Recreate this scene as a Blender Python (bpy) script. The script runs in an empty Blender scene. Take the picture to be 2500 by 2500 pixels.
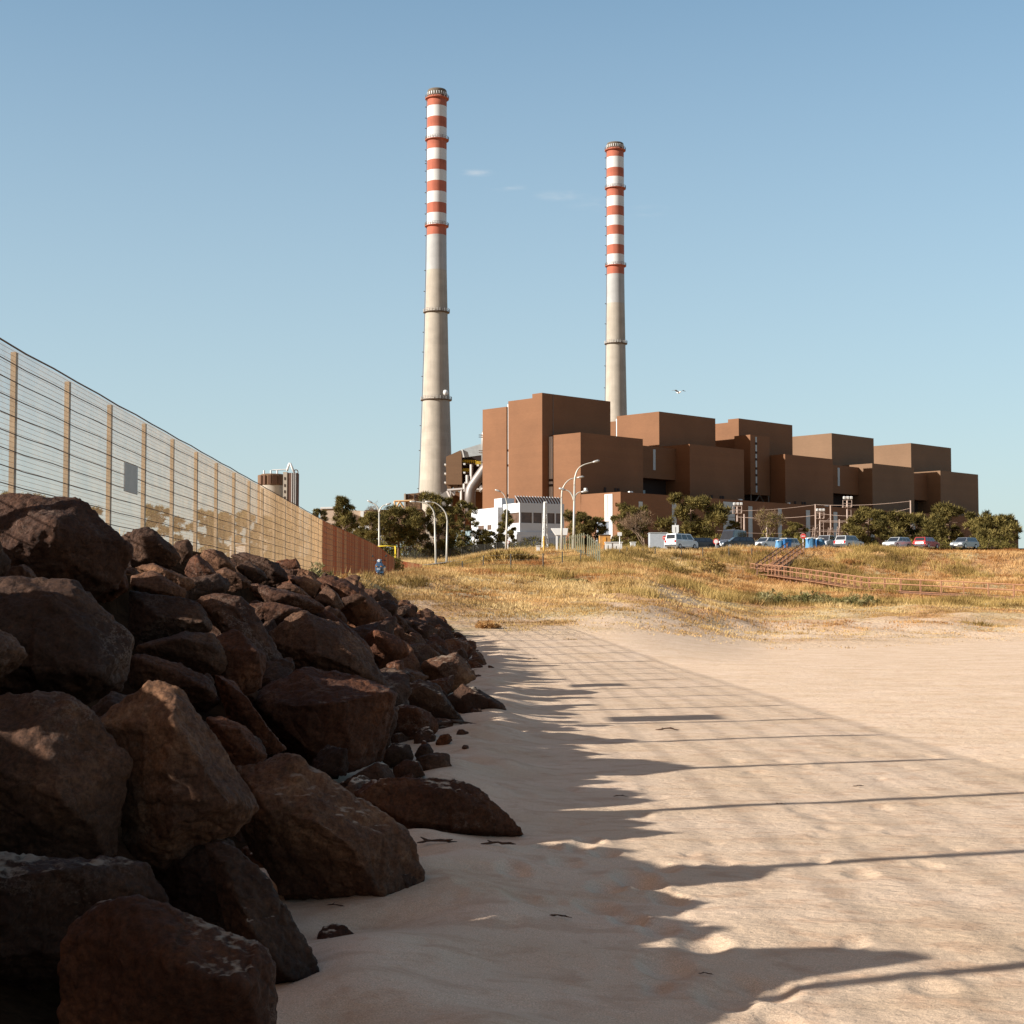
import bpy, bmesh, math, random
import numpy as np
from mathutils import Vector, Matrix, Quaternion, noise as mn
random.seed(7); NP = np.random.default_rng(7)
S = bpy.context.scene
COL = S.collection
rad = math.radians
PI = math.pi
# ------------------------------------------------------------ camera maths
F = 3900.0; EYE = 1.6; HOR = 1470.0
PITCH = math.atan((HOR-1250.0)/F)
CP, SP = math.cos(PITCH), math.sin(PITCH)
def ray(px, py):
    x = (px-1250.0)/F; up = -(py-1250.0)/F
    return Vector((x, CP-SP*up, SP+CP*up))
def at(px, py, Y):
    d = ray(px, py); k = Y/d.y
    return Vector((d.x*k, Y, EYE+d.z*k))
# ------------------------------------------------------------ object helpers
def tag(o, label=None, cat=None, group=None, kind=None):
    if label: o['label'] = label
    if cat: o['category'] = cat
    if group: o['group'] = group
    if kind: o['kind'] = kind
    return o
def empty(name, loc, rz=0, label=None, cat=None, group=None):
    o = bpy.data.objects.new(name, None); COL.objects.link(o)
    o.location = loc; o.rotation_euler = (0, 0, rz); o.empty_display_size = .2
    return tag(o, label, cat, group)
def link(name, me, mats, parent=None, loc=None, smooth=False):
    if not isinstance(mats, (list, tuple)): mats = [mats]
    for m in mats: me.materials.append(m)
    o = bpy.data.objects.new(name, me); COL.objects.link(o)
    if loc is not None: o.location = loc
    if parent: o.parent = parent
    if smooth: me.polygons.foreach_set('use_smooth', [True]*len(me.polygons))
    return o
def kids(o): return [c for c in bpy.data.objects if c.parent == o]
def copy_tree(o, parent=None, table=None):
    if table is None:
        table = {}
        for c in bpy.data.objects:
            if c.parent: table.setdefault(c.parent, []).append(c)
    c = o.copy(); COL.objects.link(c)
    if parent: c.parent = parent
    for ch in table.get(o, []): copy_tree(ch, c, table)
    return c
class MB:
    """collects shapes, builds ONE mesh object"""
    def __init__(s): s.v = []; s.f = []; s.m = []
    def add(s, vs, fs, mi=0):
        b = len(s.v); s.v += [tuple(v) for v in vs]
        s.f += [tuple(b+i for i in f) for f in fs]; s.m += [mi]*len(fs); return s
    def box(s, c, d, rz=0, mi=0, rx=0, ry=0):
        R = Matrix.Rotation(rz, 3, 'Z') @ Matrix.Rotation(ry, 3, 'Y') @ Matrix.Rotation(rx, 3, 'X')
        vs = [Vector(c)+R @ Vector((x*d[0]/2, y*d[1]/2, z*d[2]/2)) for x in (-1, 1) for y in (-1, 1) for z in (-1, 1)]
        return s.add(vs, [(0,1,3,2),(4,6,7,5),(0,4,5,1),(2,3,7,6),(0,2,6,4),(1,5,7,3)], mi)
    def bb(s, x0, x1, y0, y1, z0, z1, mi=0):
        return s.box(((x0+x1)/2, (y0+y1)/2, (z0+z1)/2), (x1-x0, y1-y0, z1-z0), 0, mi)
    def tube(s, pts, r, n=8, mi=0, cap=True):
        pts = [Vector(p) for p in pts]
        if not isinstance(r, (list, tuple)): r = [r]*len(pts)
        rings = []; prev = None
        for i, p in enumerate(pts):
            t = (pts[min(i+1, len(pts)-1)]-pts[max(i-1, 0)]).normalized()
            a = t.cross(Vector((0, 0, 1)))
            if a.length < .05: a = t.cross(Vector((0, 1, 0)))
            if a.length < .05: a = t.cross(Vector((1, 0, 0)))
            a.normalize()
            if prev is not None:
                a2 = prev-t*prev.dot(t)
                if a2.length > .1: a = a2.normalized()
            prev = a; b = t.cross(a)
            rings.append([p+(a*math.cos(2*PI*k/n)+b*math.sin(2*PI*k/n))*r[i] for k in range(n)])
        vs = [v for g in rings for v in g]; fs = []
        for i in range(len(pts)-1):
            for k in range(n):
                k2 = (k+1) % n
                fs.append((i*n+k, i*n+k2, (i+1)*n+k2, (i+1)*n+k))
        if cap: fs += [tuple(range(n))[::-1], tuple((len(pts)-1)*n+k for k in range(n))]
        return s.add(vs, fs, mi)
    def bar(s, a, b, w, mi=0): return s.tube([a, b], w*.7071, 4, mi)
    def lathe(s, prof, c=(0, 0, 0), n=24, mis=None, mi=0, axis='Z'):
        vs = []; fs = []
        for r, z in prof:
            for k in range(n):
                a = 2*PI*k/n; x, y = r*math.cos(a), r*math.sin(a)
                p = (x, y, z) if axis == 'Z' else ((z, x, y) if axis == 'X' else (x, z, y))
                vs.append((c[0]+p[0], c[1]+p[1], c[2]+p[2]))
        b = len(s.v); s.v += vs
        for i in range(len(prof)-1):
            for k in range(n):
                k2 = (k+1) % n
                s.f.append((b+i*n+k, b+i*n+k2, b+(i+1)*n+k2, b+(i+1)*n+k)); s.m.append(mis[i] if mis else mi)
        s.f.append(tuple(b+k for k in range(n))[::-1]); s.m.append(mis[0] if mis else mi)
        s.f.append(tuple(b+(len(prof)-1)*n+k for k in range(n))); s.m.append(mis[-1] if mis else mi)
        return s
    def prism(s, poly, y0, y1, mi=0):
        """polygon in x,z extruded along y"""
        n = len(poly)
        vs = [(x, y0, z) for x, z in poly]+[(x, y1, z) for x, z in poly]
        fs = [tuple(range(n)), tuple(range(n, 2*n))[::-1]]+[(i, i+n, (i+1) % n+n, (i+1) % n) for i in range(n)]
        return s.add(vs, fs, mi)
    def build(s, name, mats, parent=None, loc=None, smooth=False, bevel=0, off=None, segs=2):
        me = bpy.data.meshes.new(name)
        vs = s.v
        if off is not None: vs = [(v[0]-off[0], v[1]-off[1], v[2]-off[2]) for v in vs]
        me.from_pydata(vs, [], s.f); me.update()
        if s.m: me.polygons.foreach_set('material_index', s.m)
        bm = bmesh.new(); bm.from_mesh(me)
        bmesh.ops.recalc_face_normals(bm, faces=bm.faces)
        if bevel:
            ed = [e for e in bm.edges if len(e.link_faces) == 2 and e.calc_face_angle(0) > .5]
            bmesh.ops.bevel(bm, geom=ed, offset=bevel, segments=segs, profile=.5, affect='EDGES', clamp_overlap=True)
        bm.to_mesh(me); bm.free()
        return link(name, me, mats, parent, loc, smooth)
def npmesh(name, V, T):
    """numpy triangles/quads -> mesh"""
    me = bpy.data.meshes.new(name)
    me.vertices.add(len(V)); me.vertices.foreach_set('co', np.asarray(V, 'f').ravel())
    k = T.shape[1]
    me.loops.add(T.size); me.loops.foreach_set('vertex_index', T.astype('i').ravel())
    me.polygons.add(len(T)); me.polygons.foreach_set('loop_start', (np.arange(len(T))*k).astype('i'))
    me.update(calc_edges=True)
    return me
# ------------------------------------------------------------ vector value noise
def _h(ix, iy, sd):
    n = (ix*374761393+iy*668265263+sd*1442695041) & 0xffffffff
    n = ((n ^ (n >> 13))*1274126177) & 0xffffffff
    n = n ^ (n >> 16)
    return (n & 0xffff)/65535.0
def vn(x, y, sd=0):
    x = np.asarray(x, float); y = np.asarray(y, float)
    ix = np.floor(x).astype(np.int64); iy = np.floor(y).astype(np.int64)
    fx = x-ix; fy = y-iy; fx = fx*fx*(3-2*fx); fy = fy*fy*(3-2*fy)
    a = _h(ix, iy, sd); b = _h(ix+1, iy, sd); c = _h(ix, iy+1, sd); d = _h(ix+1, iy+1, sd)
    return (a+(b-a)*fx)*(1-fy)+(c+(d-c)*fx)*fy-.5
def fbm(x, y, sd=0, o=4):
    r = 0; a = 1; x = np.asarray(x, float); y = np.asarray(y, float)
    for i in range(o):
        r = r+a*vn(x, y, sd+i*7); x = x*2.03+11; y = y*2.03+5; a *= .5
    return r
def ss(a, b, x):
    t = np.clip((x-a)/(b-a), 0, 1); return t*t*(3-2*t)
# ------------------------------------------------------------ materials
MATS = {}
def nodes(name):
    m = bpy.data.materials.new(name); m.use_nodes = True; nt = m.node_tree
    b = nt.nodes['Principled BSDF']; return m, nt, b
def mat(name, col, rough=.7, metal=0, var=.12, scale=3.0, bump=0, bscale=20, spec=.3, dark=None, coat=0):
    """procedural material: base colour broken up by noise, optional bump"""
    if name in MATS: return MATS[name]
    m, nt, b = nodes(name)
    N = nt.nodes; L = nt.links
    tc = N.new('ShaderNodeTexCoord'); nz = N.new('ShaderNodeTexNoise'); nz.inputs['Scale'].default_value = scale
    nz.inputs['Detail'].default_value = 6; nz.inputs['Roughness'].default_value = .65
    L.new(tc.outputs['Object'], nz.inputs['Vector'])
    r = N.new('ShaderNodeValToRGB'); r.color_ramp.elements[0].position = .3; r.color_ramp.elements[1].position = .7
    c0 = dark if dark else tuple(max(0, c*(1-var)) for c in col)
    c1 = tuple(min(1, c*(1+var)) for c in col)
    r.color_ramp.elements[0].color = (*c0, 1); r.color_ramp.elements[1].color = (*c1, 1)
    L.new(nz.outputs['Fac'], r.inputs['Fac']); L.new(r.outputs['Color'], b.inputs['Base Color'])
    b.inputs['Roughness'].default_value = rough; b.inputs['Metallic'].default_value = metal
    b.inputs['Specular IOR Level'].default_value = spec
    if coat: b.inputs['Coat Weight'].default_value = coat
    if bump:
        n2 = N.new('ShaderNodeTexNoise'); n2.inputs['Scale'].default_value = bscale; n2.inputs['Detail'].default_value = 5
        L.new(tc.outputs['Object'], n2.inputs['Vector'])
        bp = N.new('ShaderNodeBump'); bp.inputs['Strength'].default_value = bump; bp.inputs['Distance'].default_value = .05
        L.new(n2.outputs['Fac'], bp.inputs['Height']); L.new(bp.outputs['Normal'], b.inputs['Normal'])
    MATS[name] = m; return m
# ------------------------------------------------------------ render, world, sun
S.render.engine = 'CYCLES'
S.view_settings.view_transform = 'Standard'; S.view_settings.look = 'None'
S.view_settings.gamma = 1; S.view_settings.use_curve_mapping = False
S.view_settings.exposure = 1.0
cam = bpy.data.cameras.new('camera'); co = bpy.data.objects.new('camera', cam); COL.objects.link(co)
cam.sensor_width = 36; cam.sensor_height = 36; cam.lens = F/2500*36; cam.clip_start = .1; cam.clip_end = 9000
co.location = (0, 0, EYE); co.rotation_euler = (PI/2+PITCH, 0, 0); S.camera = co
SUN_EL = rad(23.0); SUN_AZ = rad(250.0)
sd = Vector((math.sin(SUN_AZ)*math.cos(SUN_EL), math.cos(SUN_AZ)*math.cos(SUN_EL), math.sin(SUN_EL)))
sl = bpy.data.lights.new('sun', 'SUN'); so = bpy.data.objects.new('sun', sl); COL.objects.link(so)
sl.energy = 5.0; sl.angle = rad(.5); sl.color = (1.0, .975, .92)
so.rotation_euler = (-sd).to_track_quat('-Z', 'Y').to_euler()
W = bpy.data.worlds.new('World'); S.world = W; W.use_nodes = True
nt = W.node_tree; N = nt.nodes; L = nt.links; bg = N['Background']
sky = N.new('ShaderNodeTexSky'); sky.sky_type = 'NISHITA'; sky.sun_disc = False
sky.sun_elevation = SUN_EL; sky.sun_rotation = SUN_AZ; sky.altitude = 0
sky.air_density = 1.0; sky.dust_density = .6; sky.ozone_density = 1.6
hs = N.new('ShaderNodeHueSaturation'); hs.inputs['Saturation'].default_value = 1.13; hs.inputs['Hue'].default_value = .5
tn = N.new('ShaderNodeVectorMath'); tn.operation = 'MULTIPLY'; tn.inputs[1].default_value = (.90, 1.04, 1.01); L.new(sky.outputs['Color'], tn.inputs[0]); L.new(tn.outputs[0], hs.inputs['Color'])
# faint wisps of cirrus, fixed in direction space
tc = N.new('ShaderNodeTexCoord'); nrm = N.new('ShaderNodeVectorMath'); nrm.operation = 'NORMALIZE'
L.new(tc.outputs['Generated'], nrm.inputs[0])
nz = N.new('ShaderNodeTexNoise'); nz.inputs['Scale'].default_value = 60; nz.inputs['Detail'].default_value = 5
mp = N.new('ShaderNodeMapping'); mp.inputs['Scale'].default_value = (1, 1, 4); L.new(nrm.outputs[0], mp.inputs['Vector'])
L.new(mp.outputs[0], nz.inputs['Vector'])
acc = None
for (px, py, wx, wy, st) in ((1165, 422, 34, 7, .34), (1240, 458, 40, 7, .22), (1365, 478, 60, 10, .24), (1445, 500, 50, 14, .12), (1580, 515, 50, 12, .12)):
    c = ray(px, py).normalized()
    sb = N.new('ShaderNodeVectorMath'); sb.operation = 'SUBTRACT'; sb.inputs[1].default_value = c; L.new(nrm.outputs[0], sb.inputs[0])
    sc = N.new('ShaderNodeVectorMath'); sc.operation = 'MULTIPLY'; sc.inputs[1].default_value = (F/wx, F/wx, F/wy); L.new(sb.outputs[0], sc.inputs[0])
    ln = N.new('ShaderNodeVectorMath'); ln.operation = 'LENGTH'; L.new(sc.outputs[0], ln.inputs[0])
    mr = N.new('ShaderNodeMapRange'); mr.interpolation_type = 'SMOOTHSTEP'
    mr.inputs['From Min'].default_value = 0; mr.inputs['From Max'].default_value = 1.6
    mr.inputs['To Min'].default_value = st*.8; mr.inputs['To Max'].default_value = 0
    L.new(ln.outputs['Value'], mr.inputs['Value'])
    if acc is None: acc = mr.outputs[0]
    else:
        ad = N.new('ShaderNodeMath'); ad.operation = 'ADD'; L.new(acc, ad.inputs[0]); L.new(mr.outputs[0], ad.inputs[1]); acc = ad.outputs[0]
nr = N.new('ShaderNodeMapRange'); nr.inputs['From Min'].default_value = .4; nr.inputs['From Max'].default_value = .65
L.new(nz.outputs['Fac'], nr.inputs['Value'])
mu = N.new('ShaderNodeMath'); mu.operation = 'MULTIPLY'; L.new(acc, mu.inputs[0]); L.new(nr.outputs[0], mu.inputs[1])
sx = N.new('ShaderNodeSeparateXYZ'); L.new(nrm.outputs[0], sx.inputs[0])
hz = N.new('ShaderNodeMapRange'); hz.inputs['From Min'].default_value = 0; hz.inputs['From Max'].default_value = .5; hz.inputs['To Min'].default_value = .8; hz.inputs['To Max'].default_value = 0; L.new(sx.outputs['Z'], hz.inputs['Value'])
hm = N.new('ShaderNodeMix'); hm.data_type = 'RGBA'; L.new(hz.outputs[0], hm.inputs['Factor']); L.new(hs.outputs['Color'], hm.inputs['A']); hm.inputs['B'].default_value = (3.85, 4.5, 4.92, 1)
mx = N.new('ShaderNodeMix'); mx.data_type = 'RGBA'
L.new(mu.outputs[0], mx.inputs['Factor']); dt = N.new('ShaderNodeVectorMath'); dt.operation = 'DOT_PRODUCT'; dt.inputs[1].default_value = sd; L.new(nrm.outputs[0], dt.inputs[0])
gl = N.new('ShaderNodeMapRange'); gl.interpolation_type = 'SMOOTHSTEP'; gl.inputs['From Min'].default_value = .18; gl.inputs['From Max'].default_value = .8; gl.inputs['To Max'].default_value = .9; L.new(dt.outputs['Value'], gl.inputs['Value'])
gm = N.new('ShaderNodeMix'); gm.data_type = 'RGBA'; L.new(gl.outputs[0], gm.inputs['Factor']); L.new(hm.outputs['Result'], gm.inputs['A']); gm.inputs['B'].default_value = (3.6, 2.3, 1.5, 1)   # warm glow added to the unseen sun-side sky to warm the shade
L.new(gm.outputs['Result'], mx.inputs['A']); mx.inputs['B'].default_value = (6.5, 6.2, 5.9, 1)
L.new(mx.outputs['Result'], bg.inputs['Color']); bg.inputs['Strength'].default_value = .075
# ------------------------------------------------------------ terrain: z=0 is the beach
FSL = (1250-1146)/F                     # the fence runs 1.5 degrees left of the view axis
def fx(Y): return -6.0-FSL*Y            # x of the fence line
CY = [0, 40, 50, 60, 75, 95, 120, 150, 175, 200, 250, 300, 400, 600, 1000, 4000]
MID = [0, 0, .45, .85, 1.65, 2.6, 3.85, 5.2, 6.9, 7.9, 9.0, 10.4, 13, 18, 22, 24]
LEF = [0, 0, .45, .95, 1.9, 2.95, 3.75, 4.3, 5.2, 5.9, 7.9, 9.6, 13, 18, 22, 24]
RIG = [0, 0, 0, .1, .25, 1.0, 1.7, 3.0, 5.3, 8.0, 9.0, 10.4, 13, 18, 22, 24]
HC_Y = [-60, 38, 45, 52, 60, 64]; HC_Z = [2.2, 2.2, 1.75, 1.15, .15, 0]
def toe(Y): return -.7-.02*np.maximum(np.asarray(Y, float)-45, 0)-np.clip((np.asarray(Y,float)-52)*.12, 0, 1.2)
SLP = .62
def Tb(X, Y):
    """bare terrain without small relief"""
    X = np.asarray(X, float); Y = np.asarray(Y, float)
    xi = X/np.maximum(Y, 1)
    l = np.interp(Y, CY, LEF); m = np.interp(Y, CY, MID)
    r = np.interp(Y, [0, 50, 70, 100, 135, 160, 171, 180, 190, 200, 250, 300, 400, 600, 1000, 4000],
                  [0, 0, .15, .95, 2.0, 3.6, 4.5, 7.0, 7.7, 8.0, 9.0, 10.4, 13, 18, 22, 24])
    b = l+(m-l)*ss(-.055, .005, xi); b = b+(r-b)*ss(.06, .165, xi)
    # embankment
    hc = np.interp(Y, HC_Y, HC_Z); t = toe(Y)
    e = np.clip(SLP*(t-X)-np.minimum(.7, hc*.5), 0, np.maximum(hc-.3, 0))
    xc = t-hc/SLP; xf = fx(Y)
    pl = np.interp(Y, [-60, 65, 95, 110, 130, 190, 250], [2.68, 2.68, 3.05, 3.4, 3.9, 5.6, 8.0])
    k = ss(0, 1, (xc-X)/np.maximum(xc-xf, .5))
    z = np.maximum(b, e)
    far = np.clip((Y-200)/60, 0, 1)
    h0 = np.maximum(hc-.3, 0); z = np.where(X < xc, np.maximum(z, h0+(pl-h0)*k*(1-far)), z)
    return z
def rumple(X, Y):
    g = ss(50, 85, np.asarray(Y, float))*(1-ss(230, 300, np.asarray(Y, float)))
    return g*(fbm(X/9, Y/9, 3)*.5+fbm(X/2.6, Y/2.6, 9, 3)*.22)
def yb(X, Y=None):
    """beach / grass boundary distance"""
    X = np.asarray(X, float)
    return np.interp(X, [-4, 0, 6, 14, 30, 80], [50, 51, 54, 60, 66, 72])+fbm(X/3, X*0+2, 5)*5
FOOT = []
for zx, zy in ((420,1045),(380,1090),(500,1120),(290,1185),(510,1285),(830,1340),(470,1400),(620,1460),(780,1510),(1000,1570),(810,1690),(1180,1770),(1330,1800),(785,1180),(640,1235),(700,1262),(90,1400),(30,1250),(200,1100),(1120,1840)):
    d = ray(1240+zx/2.1, 1560+zy/2.1); k = -EYE/d.z; FOOT.append((d.x*k, d.y*k, 08e-2+.04*random.random(), .03+.025*random.random(), random.uniform(-.5, .5)))
for i in range(90):
    FOOT.append((random.uniform(-.4, 5.5), random.uniform(5.3, 17), .055+.04*random.random(), .008+.012*random.random(), random.uniform(-.6, .6)))
def T(X, Y, fine=False):
    X = np.asarray(X, float); Y = np.asarray(Y, float)
    z = Tb(X, Y)+rumple(X, Y)
    if fine:
        near = (1-ss(30, 60, Y))*(1-ss(.3, 1.2, z))
        wx = X+fbm(X/1.5, Y/1.5, 21, 3)*1.1; wy = Y+fbm(X/1.2, Y/1.2, 33, 3)*.9
        amp = (.35+1.0*ss(-.15, .35, fbm(X/2.2, Y/2.2, 61, 2)))*(1+1.1*(1-ss(.1, 1.3, X)))
        z = z+near*(.03*fbm(X/3.2, Y/2.4, 41, 3)+.008*fbm(X/.9, Y/.4, 44, 3)
                    +amp*.0115*fbm(wx/.55+wy*.8, wy/.2, 51, 4)+.003*vn(X/.1, Y/.06, 57))
        # sand blown up against the rocks
        z = z+near*.16*np.exp(-((X-(toe(Y)+.3))/.6)**2)*(.6+fbm(X/.7, Y/.7, 71, 2))
        for (a, b, r, d, t) in FOOT:
            m = (np.abs(X-a) < .6) & (np.abs(Y-b) < .9)
            if m.any():
                u = (X[m]-a)+(Y[m]-b)*t*.3; v = (Y[m]-b)
                q = (u/r)**2+(v/(r*1.9))**2; q = q**1.4
                z[m] += -d*np.exp(-q*1.1)+d*.22*np.exp(-(np.sqrt(q)-1.5)**2*4)
    return z
def Tz(x, y): return float(T(np.array([x]), np.array([y]))[0])
def hit(px, py, y0=20, y1=320):
    d = ray(px, py); Y = np.linspace(y0, y1, 1500); k = Y/d.y
    z = T(d.x*k, Y); below = (EYE+d.z*k) <= z
    i = int(np.argmax(below)) if below.any() else 1499
    return Vector((d.x*k[i], Y[i], z[i]))
def gp(px, Y, py=1390, dz=0):
    """point on the ground seen in column px at distance Y"""
    p = at(px, py, Y); return Vector((p.x, Y, Tz(p.x, Y)+dz))
# fan grid
rows = list(np.linspace(-60, 3.5, 34))
y = 3.5
while y < 60: y += max(.02, (y+8)*.0034); rows.append(y)
while y < 310: y += (y+8)*.006; rows.append(y)
while y < 4200: y += (y+8)*.06; rows.append(y)
cols = list(np.linspace(-.34, .36, 400))
d = .002
while cols[-1] < 3: d *= 1.12; cols.append(cols[-1]+d)
d = .002
while cols[0] > -3: d *= 1.12; cols.insert(0, cols[0]-d)
RY = np.array(rows); CX = np.array(cols)
GY, GC = np.meshgrid(RY, CX, indexing='ij')
GX = GC*np.maximum(GY+8, 12.5)
GZ = T(GX.ravel(), GY.ravel(), True).reshape(GX.shape)
V = np.stack([GX, GY, GZ], -1).reshape(-1, 3)
nr_, nc_ = GX.shape
I = (np.arange(nr_-1)[:, None]*nc_+np.arange(nc_-1)[None, :]).ravel()
Q = np.stack([I, I+1, I+nc_+1, I+nc_], 1)
cx = V[Q].mean(1)
bank = (cx[:, 0] < toe(cx[:, 1])-.9) & (cx[:, 1] < 60)
grassy = (cx[:, 1] > yb(cx[:, 0])) & ~bank
def sub(mask, name, m, smooth=True):
    q = Q[mask]; u, inv = np.unique(q.ravel(), return_inverse=True)
    me = npmesh(name, V[u], inv.reshape(-1, 4)); o = link(name, me, m, None, None, smooth)
    return o, V[u]
# --- sand
m, nt, b = nodes('sand'); N = nt.nodes; L = nt.links
tc = N.new('ShaderNodeTexCoord')
n1 = N.new('ShaderNodeTexNoise'); n1.inputs['Scale'].default_value = .9; n1.inputs['Detail'].default_value = 6
n2 = N.new('ShaderNodeTexNoise'); n2.inputs['Scale'].default_value = 160; n2.inputs['Detail'].default_value = 3
mp = N.new('ShaderNodeMapping'); mp.inputs['Scale'].default_value = (.8, 1.1, 1)
L.new(tc.outputs['Object'], mp.inputs[0]); L.new(mp.outputs[0], n1.inputs['Vector']); L.new(tc.outputs['Object'], n2.inputs['Vector'])
r = N.new('ShaderNodeValToRGB'); e = r.color_ramp.elements; e[0].position = .3; e[0].color = (.60, .43, .285, 1); e[1].position = .65; e[1].color = (.685, .505, .36, 1)
L.new(n1.outputs['Fac'], r.inputs['Fac'])
r2 = N.new('ShaderNodeMapRange'); r2.inputs['From Min'].default_value = .3; r2.inputs['From Max'].default_value = .7; r2.inputs['To Min'].default_value = .72; r2.inputs['To Max'].default_value = 1.22
L.new(n2.outputs['Fac'], r2.inputs['Value'])
mm = N.new('ShaderNodeVectorMath'); mm.operation = 'SCALE'; L.new(r.outputs['Color'], mm.inputs[0]); L.new(r2.outputs[0], mm.inputs['Scale'])
np_ = N.new('ShaderNodeTexNoise'); np_.inputs['Scale'].default_value = 3.6; np_.inputs['Detail'].default_value = 7; np_.inputs['Roughness'].default_value = .62; np_.inputs['Distortion'].default_value = .5
mp3 = N.new('ShaderNodeMapping'); mp3.inputs['Scale'].default_value = (.8, 1.15, 1); mp3.inputs['Rotation'].default_value = (0, 0, -.2); L.new(tc.outputs['Object'], mp3.inputs[0]); L.new(mp3.outputs[0], np_.inputs['Vector'])
pr = N.new('ShaderNodeMapRange'); pr.inputs['From Min'].default_value = .5; pr.inputs['From Max'].default_value = .63; pr.inputs['To Max'].default_value = .42; L.new(np_.outputs['Fac'], pr.inputs['Value'])
pm_ = N.new('ShaderNodeMix'); pm_.data_type = 'RGBA'; L.new(pr.outputs[0], pm_.inputs['Factor']); L.new(mm.outputs[0], pm_.inputs['A']); pm_.inputs['B'].default_value = (.43, .25, .15, 1)  # reddish patches put the shading of slopes turned from the sky into the colour
L.new(pm_.outputs['Result'], b.inputs['Base Color']); b.inputs['Roughness'].default_value = .95; b.inputs['Specular IOR Level'].default_value = .1
n3 = N.new('ShaderNodeTexNoise'); n3.inputs['Scale'].default_value = 9; n3.inputs['Detail'].default_value = 7; n3.inputs['Roughness'].default_value = .6
mp2 = N.new('ShaderNodeMapping'); mp2.inputs['Scale'].default_value = (.9, 1.3, 1); mp2.inputs['Rotation'].default_value = (0, 0, .15)
L.new(tc.outputs['Object'], mp2.inputs[0]); L.new(mp2.outputs[0], n3.inputs['Vector'])
bp = N.new('ShaderNodeBump'); bp.inputs['Strength'].default_value = .7; bp.inputs['Distance'].default_value = .03
L.new(n3.outputs['Fac'], bp.inputs['Height'])
bp2 = N.new('ShaderNodeBump'); bp2.inputs['Strength'].default_value = .35; bp2.inputs['Distance'].default_value = .003
L.new(n2.outputs['Fac'], bp2.inputs['Height']); L.new(bp.outputs[0], bp2.inputs['Normal']); L.new(bp2.outputs[0], b.inputs['Normal'])
SAND = m
# --- grassland soil
m, nt, b = nodes('dry_grassland_soil'); N = nt.nodes; L = nt.links
tc = N.new('ShaderNodeTexCoord')
at_ = N.new('ShaderNodeAttribute'); at_.attribute_name = 'sandy'
def nzn(sc, det=5, seedv=(0,0,0)):
    n = N.new('ShaderNodeTexNoise'); n.inputs['Scale'].default_value = sc; n.inputs['Detail'].default_value = det
    mpp = N.new('ShaderNodeMapping'); mpp.inputs['Location'].default_value = seedv; L.new(tc.outputs['Object'], mpp.inputs[0]); L.new(mpp.outputs[0], n.inputs['Vector']); return n
a = nzn(.12, 7); r = N.new('ShaderNodeValToRGB'); e = r.color_ramp.elements
e[0].position = .3; e[0].color = (.32, .20, .10, 1); e[1].position = .75; e[1].color = (.52, .38, .23, 1)
x = e.new(.45); x.color = (.42, .22, .095, 1); x = e.new(.6); x.color = (.44, .33, .17, 1)
L.new(a.outputs['Fac'], r.inputs['Fac'])
c = nzn(5, 6, (9,3,1)); mr = N.new('ShaderNodeMapRange'); mr.inputs['To Min'].default_value = .55; mr.inputs['To Max'].default_value = 1.3
mr.inputs['From Min'].default_value = .25; mr.inputs['From Max'].default_value = .75; L.new(c.outputs['Fac'], mr.inputs['Value'])
sc = N.new('ShaderNodeVectorMath'); sc.operation = 'SCALE'; L.new(r.outputs['Color'], sc.inputs[0]); L.new(mr.outputs[0], sc.inputs['Scale'])
mx = N.new('ShaderNodeMix'); mx.data_type = 'RGBA'; L.new(at_.outputs['Fac'], mx.inputs['Factor'])
L.new(sc.outputs[0], mx.inputs['A']); mx.inputs['B'].default_value = (.60, .43, .29, 1)
L.new(mx.outputs['Result'], b.inputs['Base Color']); b.inputs['Roughness'].default_value = .95; b.inputs['Specular IOR Level'].default_value = .1
bp = N.new('ShaderNodeBump'); bp.inputs['Strength'].default_value = .6; bp.inputs['Distance'].default_value = .15
L.new(c.outputs['Fac'], bp.inputs['Height']); L.new(bp.outputs[0], b.inputs['Normal'])
SOIL = m
BANK = mat('embankment_rubble', (.034, .017, .009), 1.0, spec=0, var=.6, scale=2.5, bump=.8, bscale=9)
def sandy(X, Y):
    """0..1 bare sand in the grassland"""
    b_ = yb(X)
    s = 1-ss(-4, 20+26*ss(.02, .12, X/np.maximum(Y, 1)), Y-b_+fbm(X/1.6, Y/3.5, 81, 4)*(20+14*ss(.02, .12, X/np.maximum(Y, 1))))
    # trodden path running right to left up the dune
    px = np.interp(Y, [60, 80, 100, 125], [16, 14, 9.5, 7])
    s = np.maximum(s, .8*np.exp(-((X-px-fbm(X*0, Y/4, 85, 2)*3)/2.2)**2)*(1-ss(95, 125, Y)))
    s = np.maximum(s, .5*ss(.15, .4, fbm(X/2.2, Y/4, 88, 3))*(1-ss(85, 115, Y)))
    return np.clip(s, 0, 1)
o, _ = sub(~bank & ~grassy, 'beach_sand', SAND); tag(o, kind='structure')
o, vv = sub(grassy, 'grassland_ground', SOIL); tag(o, kind='structure')
at1 = o.data.attributes.new('sandy', 'FLOAT', 'POINT'); at1.data.foreach_set('value', sandy(vv[:, 0], vv[:, 1]).astype('f'))
o, _ = sub(bank, 'embankment_ground', BANK); tag(o, kind='structure')
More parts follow.
